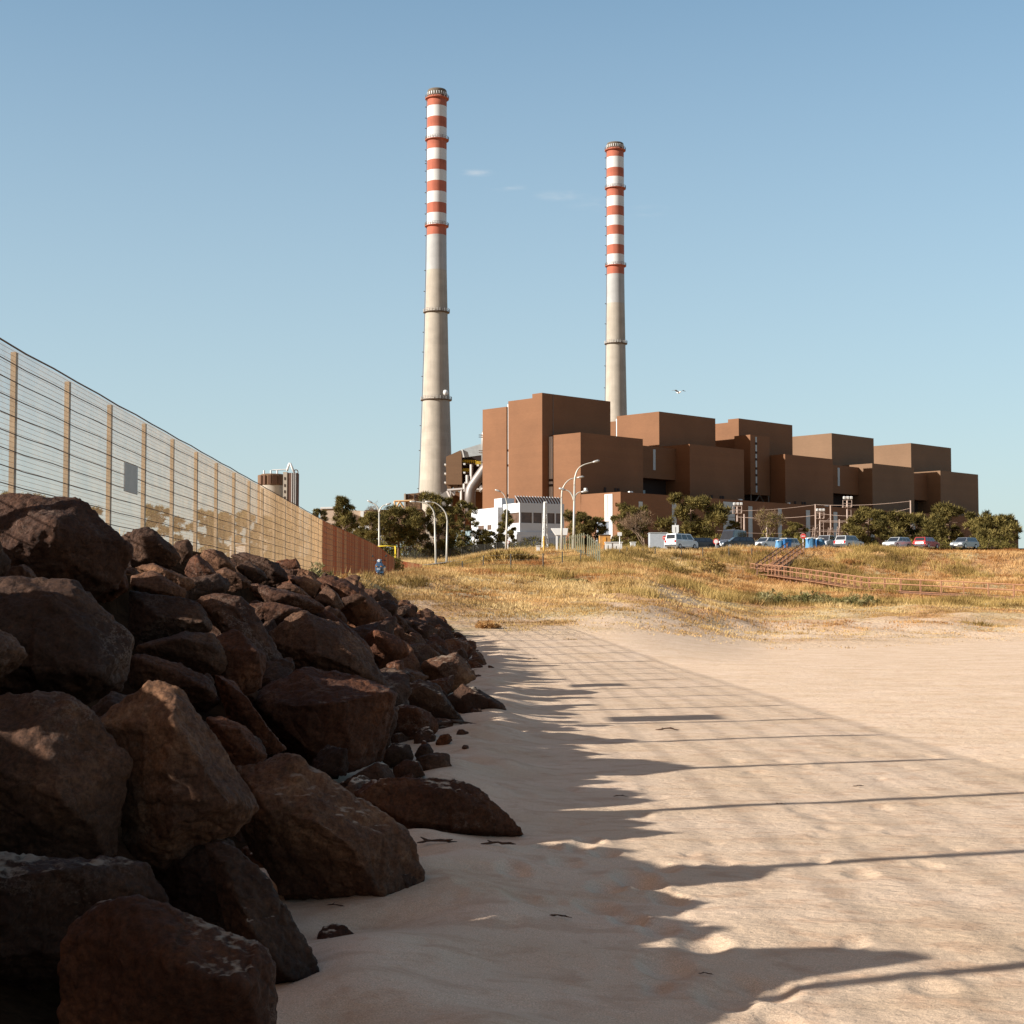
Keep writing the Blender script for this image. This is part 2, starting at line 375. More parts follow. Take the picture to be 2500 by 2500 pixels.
# ------------------------------------------------------------ rocks
m, nt, b = nodes('rock'); N = nt.nodes; L = nt.links
tc = N.new('ShaderNodeTexCoord'); oi = N.new('ShaderNodeObjectInfo')
geo = N.new('ShaderNodeNewGeometry')
ofs = N.new('ShaderNodeVectorMath'); ofs.operation = 'SCALE'; ofs.inputs['Scale'].default_value = 37
cb = N.new('ShaderNodeCombineXYZ'); L.new(oi.outputs['Random'], cb.inputs[0]); L.new(oi.outputs['Random'], cb.inputs[1]); L.new(cb.outputs[0], ofs.inputs[0])
ad = N.new('ShaderNodeVectorMath'); L.new(geo.outputs['Position'], ad.inputs[0]); L.new(ofs.outputs[0], ad.inputs[1])
def nz(sc, det=6, rgh=.6):
    n = N.new('ShaderNodeTexNoise'); n.inputs['Scale'].default_value = sc; n.inputs['Detail'].default_value = det; n.inputs['Roughness'].default_value = rgh
    L.new(ad.outputs[0], n.inputs['Vector']); return n
n1 = nz(1.6, 8, .7); r = N.new('ShaderNodeValToRGB'); e = r.color_ramp.elements
e[0].position = .3; e[0].color = (.036, .018, .011, 1); e[1].position = .78; e[1].color = (.19, .12, .072, 1)
x = e.new(.5); x.color = (.060, .029, .016, 1); x = e.new(.62); x.color = (.105, .053, .028, 1)
L.new(n1.outputs['Fac'], r.inputs['Fac'])
tint = N.new('ShaderNodeValToRGB'); e = tint.color_ramp.elements
e[0].position = 0; e[0].color = (.72, .68, .64, 1); e[1].position = 1; e[1].color = (2.0, 1.75, 1.5, 1)
x = e.new(.35); x.color = (.85, .72, .62, 1); x = e.new(.6); x.color = (1.3, .9, .62, 1); x = e.new(.82); x.color = (1.0, 1.0, .98, 1)
L.new(oi.outputs['Random'], tint.inputs['Fac'])
mu = N.new('ShaderNodeVectorMath'); mu.operation = 'MULTIPLY'; L.new(r.outputs['Color'], mu.inputs[0]); L.new(tint.outputs['Color'], mu.inputs[1])
# speckle
n2 = nz(42, 5, .8); mr = N.new('ShaderNodeMapRange'); mr.inputs['From Min'].default_value = .3; mr.inputs['From Max'].default_value = .7; mr.inputs['To Min'].default_value = .35; mr.inputs['To Max'].default_value = 1.75
L.new(n2.outputs['Fac'], mr.inputs['Value'])
m2 = N.new('ShaderNodeVectorMath'); m2.operation = 'SCALE'; L.new(mu.outputs[0], m2.inputs[0]); L.new(mr.outputs[0], m2.inputs['Scale'])
# pale mineral veins
wv = nz(2.2, 9, .75); vr = N.new('ShaderNodeValToRGB'); e = vr.color_ramp.elements
e[0].position = .485; e[0].color = (0, 0, 0, 1); e[1].position = .515; e[1].color = (0, 0, 0, 1); x = e.new(.5); x.color = (.55, .55, .55, 1)
L.new(wv.outputs['Fac'], vr.inputs['Fac'])
msk = nz(1.1, 3); ms = N.new('ShaderNodeMapRange'); ms.inputs['From Min'].default_value = .52; ms.inputs['From Max'].default_value = .62; L.new(msk.outputs['Fac'], ms.inputs['Value'])
mv = N.new('ShaderNodeMath'); mv.operation = 'MULTIPLY'; L.new(vr.outputs['Color'], mv.inputs[0]); L.new(ms.outputs[0], mv.inputs[1])
mx = N.new('ShaderNodeMix'); mx.data_type = 'RGBA'; L.new(mv.outputs[0], mx.inputs['Factor']); L.new(m2.outputs[0], mx.inputs['A']); mx.inputs['B'].default_value = (.28, .2, .15, 1)
gs = N.new('ShaderNodeSeparateXYZ'); L.new(geo.outputs['Normal'], gs.inputs[0]); ps = N.new('ShaderNodeSeparateXYZ'); L.new(geo.outputs['Position'], ps.inputs[0])
up = N.new('ShaderNodeMapRange'); up.inputs['From Min'].default_value = .82; up.inputs['From Max'].default_value = .95; L.new(gs.outputs['Z'], up.inputs['Value'])
lo = N.new('ShaderNodeMapRange'); lo.inputs['From Min'].default_value = .9; lo.inputs['From Max'].default_value = .25; L.new(ps.outputs['Z'], lo.inputs['Value'])
sm_ = nz(2.6, 6, .7); sr = N.new('ShaderNodeMapRange'); sr.inputs['From Min'].default_value = .5; sr.inputs['From Max'].default_value = .56; L.new(sm_.outputs['Fac'], sr.inputs['Value'])
q1 = N.new('ShaderNodeMath'); q1.operation = 'MULTIPLY'; L.new(up.outputs[0], q1.inputs[0]); L.new(lo.outputs[0], q1.inputs[1])
q2 = N.new('ShaderNodeMath'); q2.operation = 'MULTIPLY'; L.new(q1.outputs[0], q2.inputs[0]); L.new(sr.outputs[0], q2.inputs[1])
sx_ = N.new('ShaderNodeMix'); sx_.data_type = 'RGBA'; L.new(q2.outputs[0], sx_.inputs['Factor']); L.new(mx.outputs['Result'], sx_.inputs['A']); sx_.inputs['B'].default_value = (.58, .45, .32, 1)
L.new(sx_.outputs['Result'], b.inputs['Base Color']); b.inputs['Roughness'].default_value = .8; b.inputs['Specular IOR Level'].default_value = .25
bn = nz(6, 10, .72); bp = N.new('ShaderNodeBump'); bp.inputs['Strength'].default_value = .9; bp.inputs['Distance'].default_value = .06
L.new(bn.outputs['Fac'], bp.inputs['Height'])
vo = N.new('ShaderNodeTexVoronoi'); vo.inputs['Scale'].default_value = 5; vo.feature = 'DISTANCE_TO_EDGE'
vw = N.new('ShaderNodeMix'); vw.data_type = 'VECTOR'; vw.inputs['Factor'].default_value = .12; L.new(ad.outputs[0], vw.inputs['A']); L.new(nz(3, 4).outputs['Color'], vw.inputs['B'])
L.new(vw.outputs['Result'], vo.inputs['Vector'])
vm = N.new('ShaderNodeMapRange'); vm.inputs['From Max'].default_value = .06; L.new(vo.outputs['Distance'], vm.inputs['Value'])
bp2 = N.new('ShaderNodeBump'); bp2.inputs['Strength'].default_value = .35; bp2.inputs['Distance'].default_value = .02
L.new(vm.outputs[0], bp2.inputs['Height']); L.new(bp.outputs[0], bp2.inputs['Normal']); L.new(bp2.outputs[0], b.inputs['Normal'])
ROCK = m

def rock_mesh(name, pts, size, vox, seed, rough=1.0, rnd=.035, cuts=9, cutr=(.86, .97)):
    """convex hull -> bevel -> voxel remesh -> angular displacement"""
    bm = bmesh.new()
    for p in pts: bm.verts.new(p)
    bmesh.ops.convex_hull(bm, input=bm.verts)
    bmesh.ops.delete(bm, geom=[v for v in bm.verts if not v.link_faces], context='VERTS')
    rc = random.Random(seed*11+1); cen = sum((v.co for v in bm.verts), Vector())/len(bm.verts)
    for i in range(cuts):
        u = Vector((rc.gauss(0, 1), rc.gauss(0, 1), rc.gauss(.2, 1))).normalized(); h = max((v.co-cen).dot(u) for v in bm.verts)
        pco = cen+u*h*rc.uniform(*cutr)
        g_ = bmesh.ops.bisect_plane(bm, geom=bm.verts[:]+bm.edges[:]+bm.faces[:], plane_co=pco, plane_no=u, clear_outer=True)
        bmesh.ops.holes_fill(bm, edges=[e for e in bm.edges if e.is_boundary])
    bmesh.ops.dissolve_limit(bm, angle_limit=.2, verts=bm.verts, edges=bm.edges)
    bmesh.ops.bevel(bm, geom=list(bm.edges), offset=size*rnd, segments=2, profile=.5, affect='EDGES', clamp_overlap=True)
    bmesh.ops.triangulate(bm, faces=bm.faces)
    me = bpy.data.meshes.new('tmp'); bm.to_mesh(me); bm.free()
    o = bpy.data.objects.new('tmp', me); COL.objects.link(o)
    md = o.modifiers.new('r', 'REMESH'); md.mode = 'VOXEL'; md.voxel_size = vox
    sm = o.modifiers.new('s', 'SMOOTH'); sm.iterations = 1; sm.factor = .25
    dg = bpy.context.evaluated_depsgraph_get(); dg.update()
    out = bpy.data.meshes.new_from_object(o.evaluated_get(dg)); out.name = name
    bpy.data.objects.remove(o); bpy.data.meshes.remove(me)
    n = len(out.vertices); c = np.empty(n*3, 'f'); out.vertices.foreach_get('co', c); c = c.reshape(-1, 3)
    nn = np.empty(n*3, 'f'); out.vertices.foreach_get('normal', nn); nn = nn.reshape(-1, 3)
    off = Vector((seed*3.7, seed*1.3, seed*.7)); k1 = 1.7/size; k2 = 5/size; k3 = 14/size
    # bedding direction for layered breaks
    rr = random.Random(seed); bd = Vector((rr.uniform(-1, 1), rr.uniform(-1, 1), rr.uniform(.3, 1))).normalized()
    dd = np.empty(n)
    for i in range(n):
        p = Vector(c[i].tolist())
        a = mn.noise(p*k1+off)
        v = mn.voronoi(p*k2*.8+off)[0]
        ch = min(v[1]-v[0], .5)               # chipped cells with creases
        cell = mn.cell(p*k2*.55+off)
        lay = mn.noise(Vector((p.dot(bd)*k3*1.2, a*2, seed)))
        t = mn.fractal(p*k3+off, .9, 2.1, 4)
        dd[i] = .006+.006*a+.013*(ch-.25)+.011*lay+.017*t+.013*(cell-.5)
    c2 = c+nn*(dd*size*rough)[:, None]
    out.vertices.foreach_set('co', c2.astype('f').ravel()); out.update()
    return out
def R7(*p): return [(340+x/2.147, 1300+y/2.147, *r) for x, y, *r in p]
def R8(*p): return [(340+x/1.932, 1900+y/1.932, *r) for x, y, *r in p]
def R3(*p): return [(340+x/2.76, 1000+y/2.76, *r) for x, y, *r in p]
def slope_depth(px, py):
    d = ray(px, py); a = d.x/d.y; e = d.z/d.y
    den = -e-SLP*a; Y = (EYE+.7*SLP)/den if den > 1e-4 else 1e9
    if a*Y < -4.3 or Y > 500: Y = -4.3/a
    if e < 0:
        Yg = -EYE/e
        if Y > Yg: Y = Yg
    return Y
ROCKS = []     # (x, y, r) of the placed boulders
def boulder(label, pts, Y=None, front=.32, back=.7, rough=1.0, rnd=.006, name='boulder'):
    out = [p for p in pts if len(p) == 2]; rid = [p for p in pts if len(p) > 2]
    cx_ = sum(p[0] for p in out)/len(out); cy_ = sum(p[1] for p in out)/len(out)
    if Y is None: Y = slope_depth(cx_, cy_)
    w = max(p[0] for p in out)-min(p[0] for p in out); h = max(p[1] for p in out)-min(p[1] for p in out)
    size = math.sqrt(w*h)*Y/F
    c = at(cx_, cy_, Y); P = []
    for p in out: P.append(at(p[0], p[1], Y))
    for p in out: P.append(at(cx_+(p[0]-cx_)*.72, cy_+(p[1]-cy_)*.72, Y+back*size))
    if rid:
        for p in rid: P.append(at(p[0], p[1], Y+p[2]*size))
    else:
        rf = random.Random(len(ROCKS)*5+2)
        for p in out[::2]:
            k_ = rf.uniform(.3, .85); P.append(at(cx_+(p[0]-cx_)*k_, cy_+(p[1]-cy_)*k_-h*.05, Y-front*size*rf.uniform(.55, 1.25)))
    # bed the boulder: extend the lower back into the slope
    lo = min(P, key=lambda q: q.z); P.append(Vector((c.x-.2*size, Y+.4*size, lo.z-.15*size)))
    P = [p-c for p in P]
    vox = max(Y/1597*1.5, size/70)
    me = rock_mesh(name, P, size, vox, len(ROCKS)+3, rough, rnd, 6, (.9, .985))
    o = link(name, me, ROCK, None, c, True); tag(o, label, 'boulder')
    ROCKS.append((c.x, c.y, size*.5, c.z))
    return o
boulder('rounded dark brown boulder in the bottom left corner of the beach', R8((-380,700),(-200,560),(15,562),(110,600),(270,640),(430,700),(560,770),(625,830),(650,900),(656,1090),(640,1320),(-380,1320),(250,900,-.35),(500,980,-.3)), Y=4.9, rnd=.06)
boulder('steep wedge of brown rock rising from the sand behind the corner boulder', R8((300,300),(400,290),(480,335),(600,450),(670,570),(780,740),(830,830),(893,985),(870,1003),(700,1003),(600,990),(420,700),(430,430,-.15),(520,700,-.3),(690,930,-.25)), Y=6.55)
boulder('large brown angular block at the left edge with a ragged lower lip', [(330,1690),(349,1672),(382,1654),(442,1668),(461,1700),(494,1747),(536,1836),(573,1873),(619,1952),(637,1975),(588,2024),(516,2060),(397,2122),(330,2110),(250,1950),(230,1760),(560,1960,-.3),(420,1760,-.3),(420,2020,-.35)], Y=7.6)
boulder('huge cracked dark boulder with its right tip resting on the sand', [(573,1870),(643,1854),(712,1835),(736,1854),(806,1920),(899,1961),(992,2024),(1012,2060),(1034,2133),(1036,2169),(977,2198),(930,2200),(858,2218),(821,2195),(744,2174),(682,2190),(630,2107),(588,2035),(660,1978,-.3),(780,2010,-.35),(850,2060,-.35),(930,2185,-.25)], Y=8.6)
boulder('broad block with a flat pale top and a squared front face', R7((560,860),(700,800),(880,690),(1000,710),(1200,780),(1300,800),(1360,850),(1340,960),(1270,1190),(1120,1250),(1000,1215),(860,1180),(760,1120),(640,990),(580,900),(620,900,-.35),(880,905,-.5),(1100,885,-.5),(1330,850,-.3),(900,1150,-.4),(1120,1235,-.35)), Y=14.2)
boulder('long slab leaning down from upper left toward the broad flat topped block', R7((300,360),(340,330),(440,320),(540,340),(600,400),(700,560),(800,740),(700,790),(560,840),(500,800),(400,560),(370,470),(430,430,-.25),(620,640,-.3),(690,770,-.2)), Y=15.5)
boulder('wide capstone at the left edge with an orange rim under its top', R7((-60,300),(20,325),(130,315),(270,350),(330,380),(385,480),(380,520),(200,560),(20,592),(-60,600),(100,440,-.3),(330,470,-.25)), Y=13.8)
boulder('blocky rock tucked under the orange rimmed capstone', R7((-40,600),(20,600),(240,520),(390,530),(440,600),(465,690),(440,740),(330,740),(180,650),(20,640)), Y=13.0)
boulder('low tongue of grey brown rock below the capstone stack', R7((-60,640),(20,640),(230,690),(380,770),(415,850),(390,875),(250,850),(180,800),(20,780),(-60,800)), Y=10.9)
boulder('smooth shouldered boulder behind the ragged lipped block', R7((330,960),(440,960),(560,1010),(640,1110),(670,1170),(620,1240),(500,1250),(400,1150)), Y=9.8, rnd=.04)
boulder('narrow brown slab wedged left of the flat topped block', R7((390,740),(490,780),(560,850),(600,930),(700,1060),(775,1140),(660,1160),(600,1080),(530,960),(430,860)), Y=11.6)
boulder('dark shark fin boulder half buried in the sand, farthest right in front', R8((990,60),(1060,10),(1200,-10),(1350,-12),(1480,0),(1600,50),(1680,110),(1750,190),(1800,232),(1826,270),(1700,272),(1580,275),(1480,275),(1380,275),(1270,275),(1200,200),(1100,140),(1250,200,-.25),(1450,50,-.2)), Y=11.0)
boulder('pale streaked rock lying between the flat topped block and the shark fin', R7((1040,1320),(1150,1250),(1250,1197),(1310,1218),(1345,1290),(1200,1345),(1110,1370)), Y=12.4)
boulder('small rounded rock above the shark fin boulder', R7((1325,1240),(1390,1190),(1470,1198),(1497,1270),(1400,1310),(1340,1300)), Y=13.6, rnd=.04)
boulder('squarish small rock at the sand edge above the shark fin', R7((1440,1250),(1450,1180),(1500,1165),(1560,1150),(1630,1160),(1645,1288),(1560,1295),(1480,1290)), Y=14.3)
boulder('rough small rock pair half buried below the rounded toe rock', R7((1275,1150),(1330,1100),(1420,1108),(1445,1190),(1390,1210),(1300,1225),(1265,1190)), Y=15.4)
boulder('small upright stone behind the squarish rock at the sand edge', R7((1440,1165),(1470,1115),(1520,1105),(1545,1150),(1520,1190),(1460,1200)), Y=15.9)
boulder('rounded toe rock at the sand right of the flat topped block', R7((1330,920),(1370,895),(1450,908),(1530,950),(1570,1000),(1572,1050),(1480,1085),(1400,1090),(1330,1060)), Y=18.2, rnd=.05)
boulder('pointed wedge with a sharp foot running out onto the sand', R7((1350,830),(1400,790),(1470,768),(1560,790),(1620,870),(1712,1005),(1600,975),(1500,920),(1380,880)), Y=20.6)
boulder('low ridge shaped boulder stretching right onto the pale sand', R7((1600,880),(1690,788),(1760,810),(1850,860),(1920,905),(1932,945),(1900,960),(1800,968),(1700,968),(1640,930)), Y=22.2)
boulder('split block with a sunlit flat top beside the sand', R7((1470,700),(1490,672),(1600,645),(1670,620),(1720,690),(1768,762),(1690,785),(1620,845),(1580,850),(1520,770)), Y=26.8)
boulder('rounded brown boulder with a lit crown in the middle of the slope', R7((1175,560),(1200,520),(1230,503),(1330,528),(1400,580),(1422,640),(1360,675),(1250,692),(1200,640)), Y=23.0, rnd=.04)
boulder('upright rust coloured stone under the boulder with a lit crown', R7((1290,690),(1340,670),(1385,668),(1392,760),(1365,805),(1310,790)), Y=21.5)
boulder('very large dark slab face behind the flat topped block', R7((640,560),(700,470),(860,400),(900,415),(1050,470),(1180,590),(1245,700),(1320,812),(1250,830),(1000,760),(880,760),(790,745),(720,620)), Y=17.5)
boulder('flat shelf of rock above the very large dark slab', R7((560,375),(700,365),(860,398),(850,450),(700,480),(610,455)), Y=18.6)
boulder('long grey lit slab lying under the crest rocks', R3((725,1190),(760,1165),(860,1180),(1020,1215),(1150,1260),(1290,1350),(1200,1365),(1000,1310),(850,1310),(780,1260)), Y=21.5)
boulder('pyramid of orange brown rock catching the sun', R3((1170,1290),(1265,1175),(1330,1230),(1385,1330),(1330,1370),(1250,1330)), Y=23.5)
boulder('tapering light slab running down right of the orange pyramid', R7((890,405),(960,392),(1040,450),(1110,500),(1190,575),(1235,650),(1210,700),(1120,640),(1030,540),(940,470)), Y=22.0)
boulder('broad grey shouldered boulder below the crest near its middle', R7((930,240),(1000,218),(1090,245),(1160,285),(1262,385),(1282,450),(1262,520),(1190,560),(1100,500),(1060,400),(1000,300)), Y=27.0)
boulder('small flat stone resting against the grey shouldered boulder', R7((1055,345),(1150,318),(1200,340),(1160,375),(1080,385)), Y=25.5)
boulder('dull red rock just under the crest beside the orange pyramid', R7((785,245),(900,222),(960,268),(920,335),(860,325)), Y=26.5)
boulder('tall crest boulder at the far left rising in front of the fence', R3((-60,820),(22,785),(70,790),(170,870),(230,920),(290,1010),(240,1060),(100,1045),(22,1060),(-60,1060)), Y=16.5)
boulder('hollowed crest stone with a hooked top in front of the fence', R3((225,930),(240,890),(330,868),(366,920),(360,990),(290,1030)), Y=18.8)
boulder('dark crest block with two lit shoulders', R3((300,1090),(340,995),(385,970),(470,1035),(525,1110),(480,1150),(400,1175),(330,1150)), Y=19.5)
boulder('rust red crest rock with a shaded right flank', R3((405,985),(430,945),(500,938),(560,958),(640,1050),(650,1100),(560,1085),(470,1040)), Y=22.5)
boulder('low rust brown rock on the crest behind the lit grey slab', R3((640,1060),(730,1015),(850,1100),(872,1150),(760,1165),(660,1110)), Y=23.0)
boulder('wide pale topped crest boulder below the second silo', R3((610,985),(700,958),(860,1000),(980,1080),(1015,1150),(900,1165),(800,1080),(700,1030)), Y=26.0)
boulder('grey pointed rock standing on the crest alone', R3((935,1035),(1060,998),(1090,1055),(1085,1115),(1000,1100)), Y=31.0)
boulder('greyish slab at the left edge under the tall crest boulder', R3((-40,1060),(20,1055),(100,1033),(180,1070),(370,1150),(382,1185),(320,1225),(200,1150),(60,1110)), Y=16.0)
boulder('reddish slab at the left edge below the greyish slab', R3((-60,1120),(20,1095),(90,1078),(200,1130),(320,1210),(312,1280),(200,1280),(30,1200),(-60,1200)), Y=15.0)
boulder('rough sunlit knob of tan rock under the two shouldered block', R3((425,1165),(520,1112),(600,1140),(612,1200),(560,1255),(470,1235)), Y=19.0, rnd=.03)
boulder('slanted brown rock between the tan knob and the lit grey slab', R3((505,1085),(570,1058),(640,1085),(720,1130),(765,1190),(700,1215),(590,1140)), Y=20.5)
boulder('little wedge of rock left of the orange pyramid', R3((915,1195),(1000,1163),(1080,1195),(1130,1235),(1172,1282),(1050,1260)), Y=24.5)
boulder('second red rock under the crest below the lone grey point', R3((1015,1135),(1150,1112),(1240,1178),(1210,1240),(1110,1195)), Y=27.5)
boulder('massive dark block beyond the ragged lipped block, low at the far left', [(-220,1800),(-60,1700),(170,1680),(320,1850),(300,2080),(120,2160),(-220,2150)], Y=7.3)
boulder('sloping dark slab above the massive block at the far left', [(-220,1480),(-40,1400),(190,1420),(330,1560),(300,1690),(80,1740),(-220,1700)], Y=10.3)
boulder('square shouldered boulder at the far left under the fence', [(-160,1260),(20,1200),(210,1215),(330,1330),(290,1440),(60,1470),(-160,1450)], Y=13.6)
boulder('dark wedge in the gap left of the corner boulder', [(-300,2150),(-100,2080),(160,2120),(360,2100),(420,2200),(330,2330),(-100,2400),(-300,2400)], Y=6.3)
boulder('dark rough boulder filling the gap between the ragged block and the leaning wedge', [(370,2080),(455,2020),(560,2050),(625,2120),(640,2250),(540,2340),(410,2290)], Y=7.7)
boulder('broken reddish slab tucked behind the smooth shouldered boulder', [(500,1560),(575,1530),(650,1600),(640,1680),(560,1710),(500,1650)], Y=13.2)
# ---- smaller rocks filling the slope
PROTO = []
for k in range(12):
    rr = random.Random(100+k); P = []
    sx, sy, sz = rr.uniform(.75, 1.15), rr.uniform(.6, .95), rr.uniform(.5, .8)
    for i in range(15):
        u = Vector((rr.gauss(0, 1), rr.gauss(0, 1), rr.gauss(0, 1))).normalized()
        P.append(Vector((u.x*sx, u.y*sy, u.z*sz))*rr.uniform(.8, 1)*.5)
    PROTO.append(rock_mesh('rock', P, 1.0, .02, 50+k, 1.1, .008, 13, (.68, .92)))
for me in PROTO: me.materials.append(ROCK); me.polygons.foreach_set('use_smooth', [True]*len(me.polygons))
def near_hero(x, y, z, r):
    for (a, b, q, c_) in ROCKS:
        if (x-a)**2+((y-b)*.85)**2+(z-c_)**2 < (q*1.12+r*.5)**2: return True
    return False
def side_word(x, y):
    return None
cnt = 0; placed = []
rr = random.Random(5)
tries = 0
while tries < 5200 and cnt < 236:
    tries += 1
    y_ = rr.uniform(-3, 1)**1 if rr.random() < .04 else rr.uniform(-2, 64)
    t_ = float(toe(y_)); hc = float(np.interp(y_, HC_Y, HC_Z)); xc = t_-hc/SLP
    x_ = rr.uniform(xc-.75, t_+.1)
    r_ = rr.choice([.25, .35, .5, .65, .8]) if y_ < 40 else rr.choice([.3, .4, .5, .7])
    if x_ > t_-.5: r_ = min(r_, .4)
    if y_ < 7 and x_ > -2.4: continue
    if y_ < 5 and x_ > -4.2: continue
    z_ = min(max(SLP*(t_-x_), 0), hc)-.1
    ok = True
    for (a, b, q) in placed:
        if (x_-a)**2+(y_-b)**2 < ((q+r_)*.78)**2: ok = False; break
    if not ok or near_hero(x_, y_, z_, r_): continue
    placed.append((x_, y_, r_))
    me = PROTO[rr.randrange(12)]
    o = bpy.data.objects.new('rock', me); COL.objects.link(o); o.location = (x_, y_, z_)
    s_ = r_*2.05; o.scale = (s_*rr.uniform(.8, 1.25), s_*rr.uniform(.8, 1.2), s_*rr.uniform(.75, 1.15))
    o.rotation_euler = (rr.uniform(-.7, .7), rr.uniform(-.2, .9), rr.uniform(0, 6.28))
    if x_ < xc+.5: lab, g = ('dark brown rock on the crest of the embankment beside the fence', 'rocks along the crest of the embankment')
    elif x_ > t_-.9: lab, g = ('dark brown rock at the foot of the embankment where it meets the sand', 'rocks along the foot of the embankment')
    else: lab, g = ('dark brown rock wedged among the bigger boulders of the slope', 'rocks wedged between the boulders of the slope')
    tag(o, lab, 'rock', g); cnt += 1
for y_ in np.arange(-6, 13, .85):       # crest rocks behind and beside the camera
    me = PROTO[rr.randrange(12)]
    o = bpy.data.objects.new('rock', me); COL.objects.link(o); s_ = rr.uniform(1.0, 1.7)
    o.location = (-4.35+rr.uniform(-.4, .35), float(y_)+rr.uniform(-.2, .2), 2.42-s_*.27+rr.uniform(-.1, .12)); o.scale = (s_, s_*rr.uniform(.8, 1.1), s_*rr.uniform(.9, 1.3))
    o.rotation_euler = (rr.uniform(-.4, .4), rr.uniform(-.3, .4), rr.uniform(0, 6.28))
    tag(o, 'dark brown rock on the crest of the embankment beside the fence', 'rock', 'rocks along the crest of the embankment')
for y_ in np.arange(12, 15, 1.05):
    me = PROTO[rr.randrange(12)]
    o = bpy.data.objects.new('rock', me); COL.objects.link(o); s_ = rr.uniform(.8, 1.25)
    o.location = (-4.72+rr.uniform(-.15, .15), float(y_)+rr.uniform(-.2, .2), 2.45-s_*.3+rr.uniform(-.12, .06)); o.scale = (s_, s_*rr.uniform(.9, 1.2), s_*rr.uniform(.8, 1.1))
    o.rotation_euler = (rr.uniform(-.4, .4), rr.uniform(-.3, .4), rr.uniform(0, 6.28))
    tag(o, 'dark brown rock on the crest of the embankment beside the fence', 'rock', 'rocks along the crest of the embankment')
n_ = 0
while n_ < 75:                        # chips and small stones at the foot and in the gaps
    y_ = 5.5+rr.random()**1.4*32; t_ = float(toe(y_)); x_ = t_+rr.uniform(-1.3, .28); r_ = rr.uniform(.07, .2)*(1 if x_ < t_ else .7)
    if x_ > t_-.1 and rr.random() < .5: continue
    z_ = float(T(np.array([x_]), np.array([y_]), True)[0])
    me = PROTO[rr.randrange(12)]; o = bpy.data.objects.new('stone', me); COL.objects.link(o); o.location = (x_, y_, z_+r_*.15); s_ = r_*2
    o.scale = (s_, s_*rr.uniform(.7, 1.1), s_*rr.uniform(.6, 1)); o.rotation_euler = (rr.uniform(-.7, .7), rr.uniform(-.7, .7), rr.uniform(0, 6.28)); n_ += 1
    tag(o, 'small dark stone chip lying between the boulders and the sand', 'stone', 'small stones along the foot of the embankment')
print('rocks', cnt, 'heroes', len(ROCKS))
# ------------------------------------------------------------ the long wire fence on the embankment
GALV = mat('galvanised_wire', (.52, .33, .165), .6, 0, var=.25, scale=2)
RUSTM = mat('rusty_wire', (.36, .13, .055), .8, 0, var=.35, scale=1.2)
nt_ = RUSTM.node_tree; N_ = nt_.nodes; g_ = N_.new('ShaderNodeNewGeometry'); mp_ = N_.new('ShaderNodeMapping'); mp_.inputs['Scale'].default_value = (0, .55, .04)
nt_.links.new(g_.outputs['Position'], mp_.inputs[0]); nz_ = [n for n in N_ if n.type == 'TEX_NOISE'][0]; nz_.inputs['Scale'].default_value = 1.0; nz_.inputs['Detail'].default_value = 3; nt_.links.new(mp_.outputs[0], nz_.inputs['Vector'])
e_ = [n for n in N_ if n.type == 'VALTORGB'][0].color_ramp.elements; e_[0].position = .42; e_[1].position = .62; e_[0].color = (.36, .09, .03, 1); e_[1].color = (.46, .24, .11, 1)
DWIRE = mat('dark_line_wire', (.15, .085, .045), .7, 0)
POSTM = mat('fence_post_steel', (.34, .26, .18), .6, .2, var=.2)
RPOST = mat('rusty_post', (.28, .11, .05), .8, var=.3)
def fence_xy(Y):
    if Y <= 138: return fx(Y), Y
    k = Y-138; return fx(138)+k*.09, 138+k
def ftop(Y): return (4.93 if Y < 66 else float(np.interp(Y, [66, 95, 106, 123, 138, 151], [4.93, 5.2, 5.25, 5.1, 5.15, 5.15])))
def fbase(Y): return float(np.interp(Y, [-60, 65, 95, 110, 138, 165], [2.66, 2.66, 3.0, 3.35, 4.0, 4.8]))
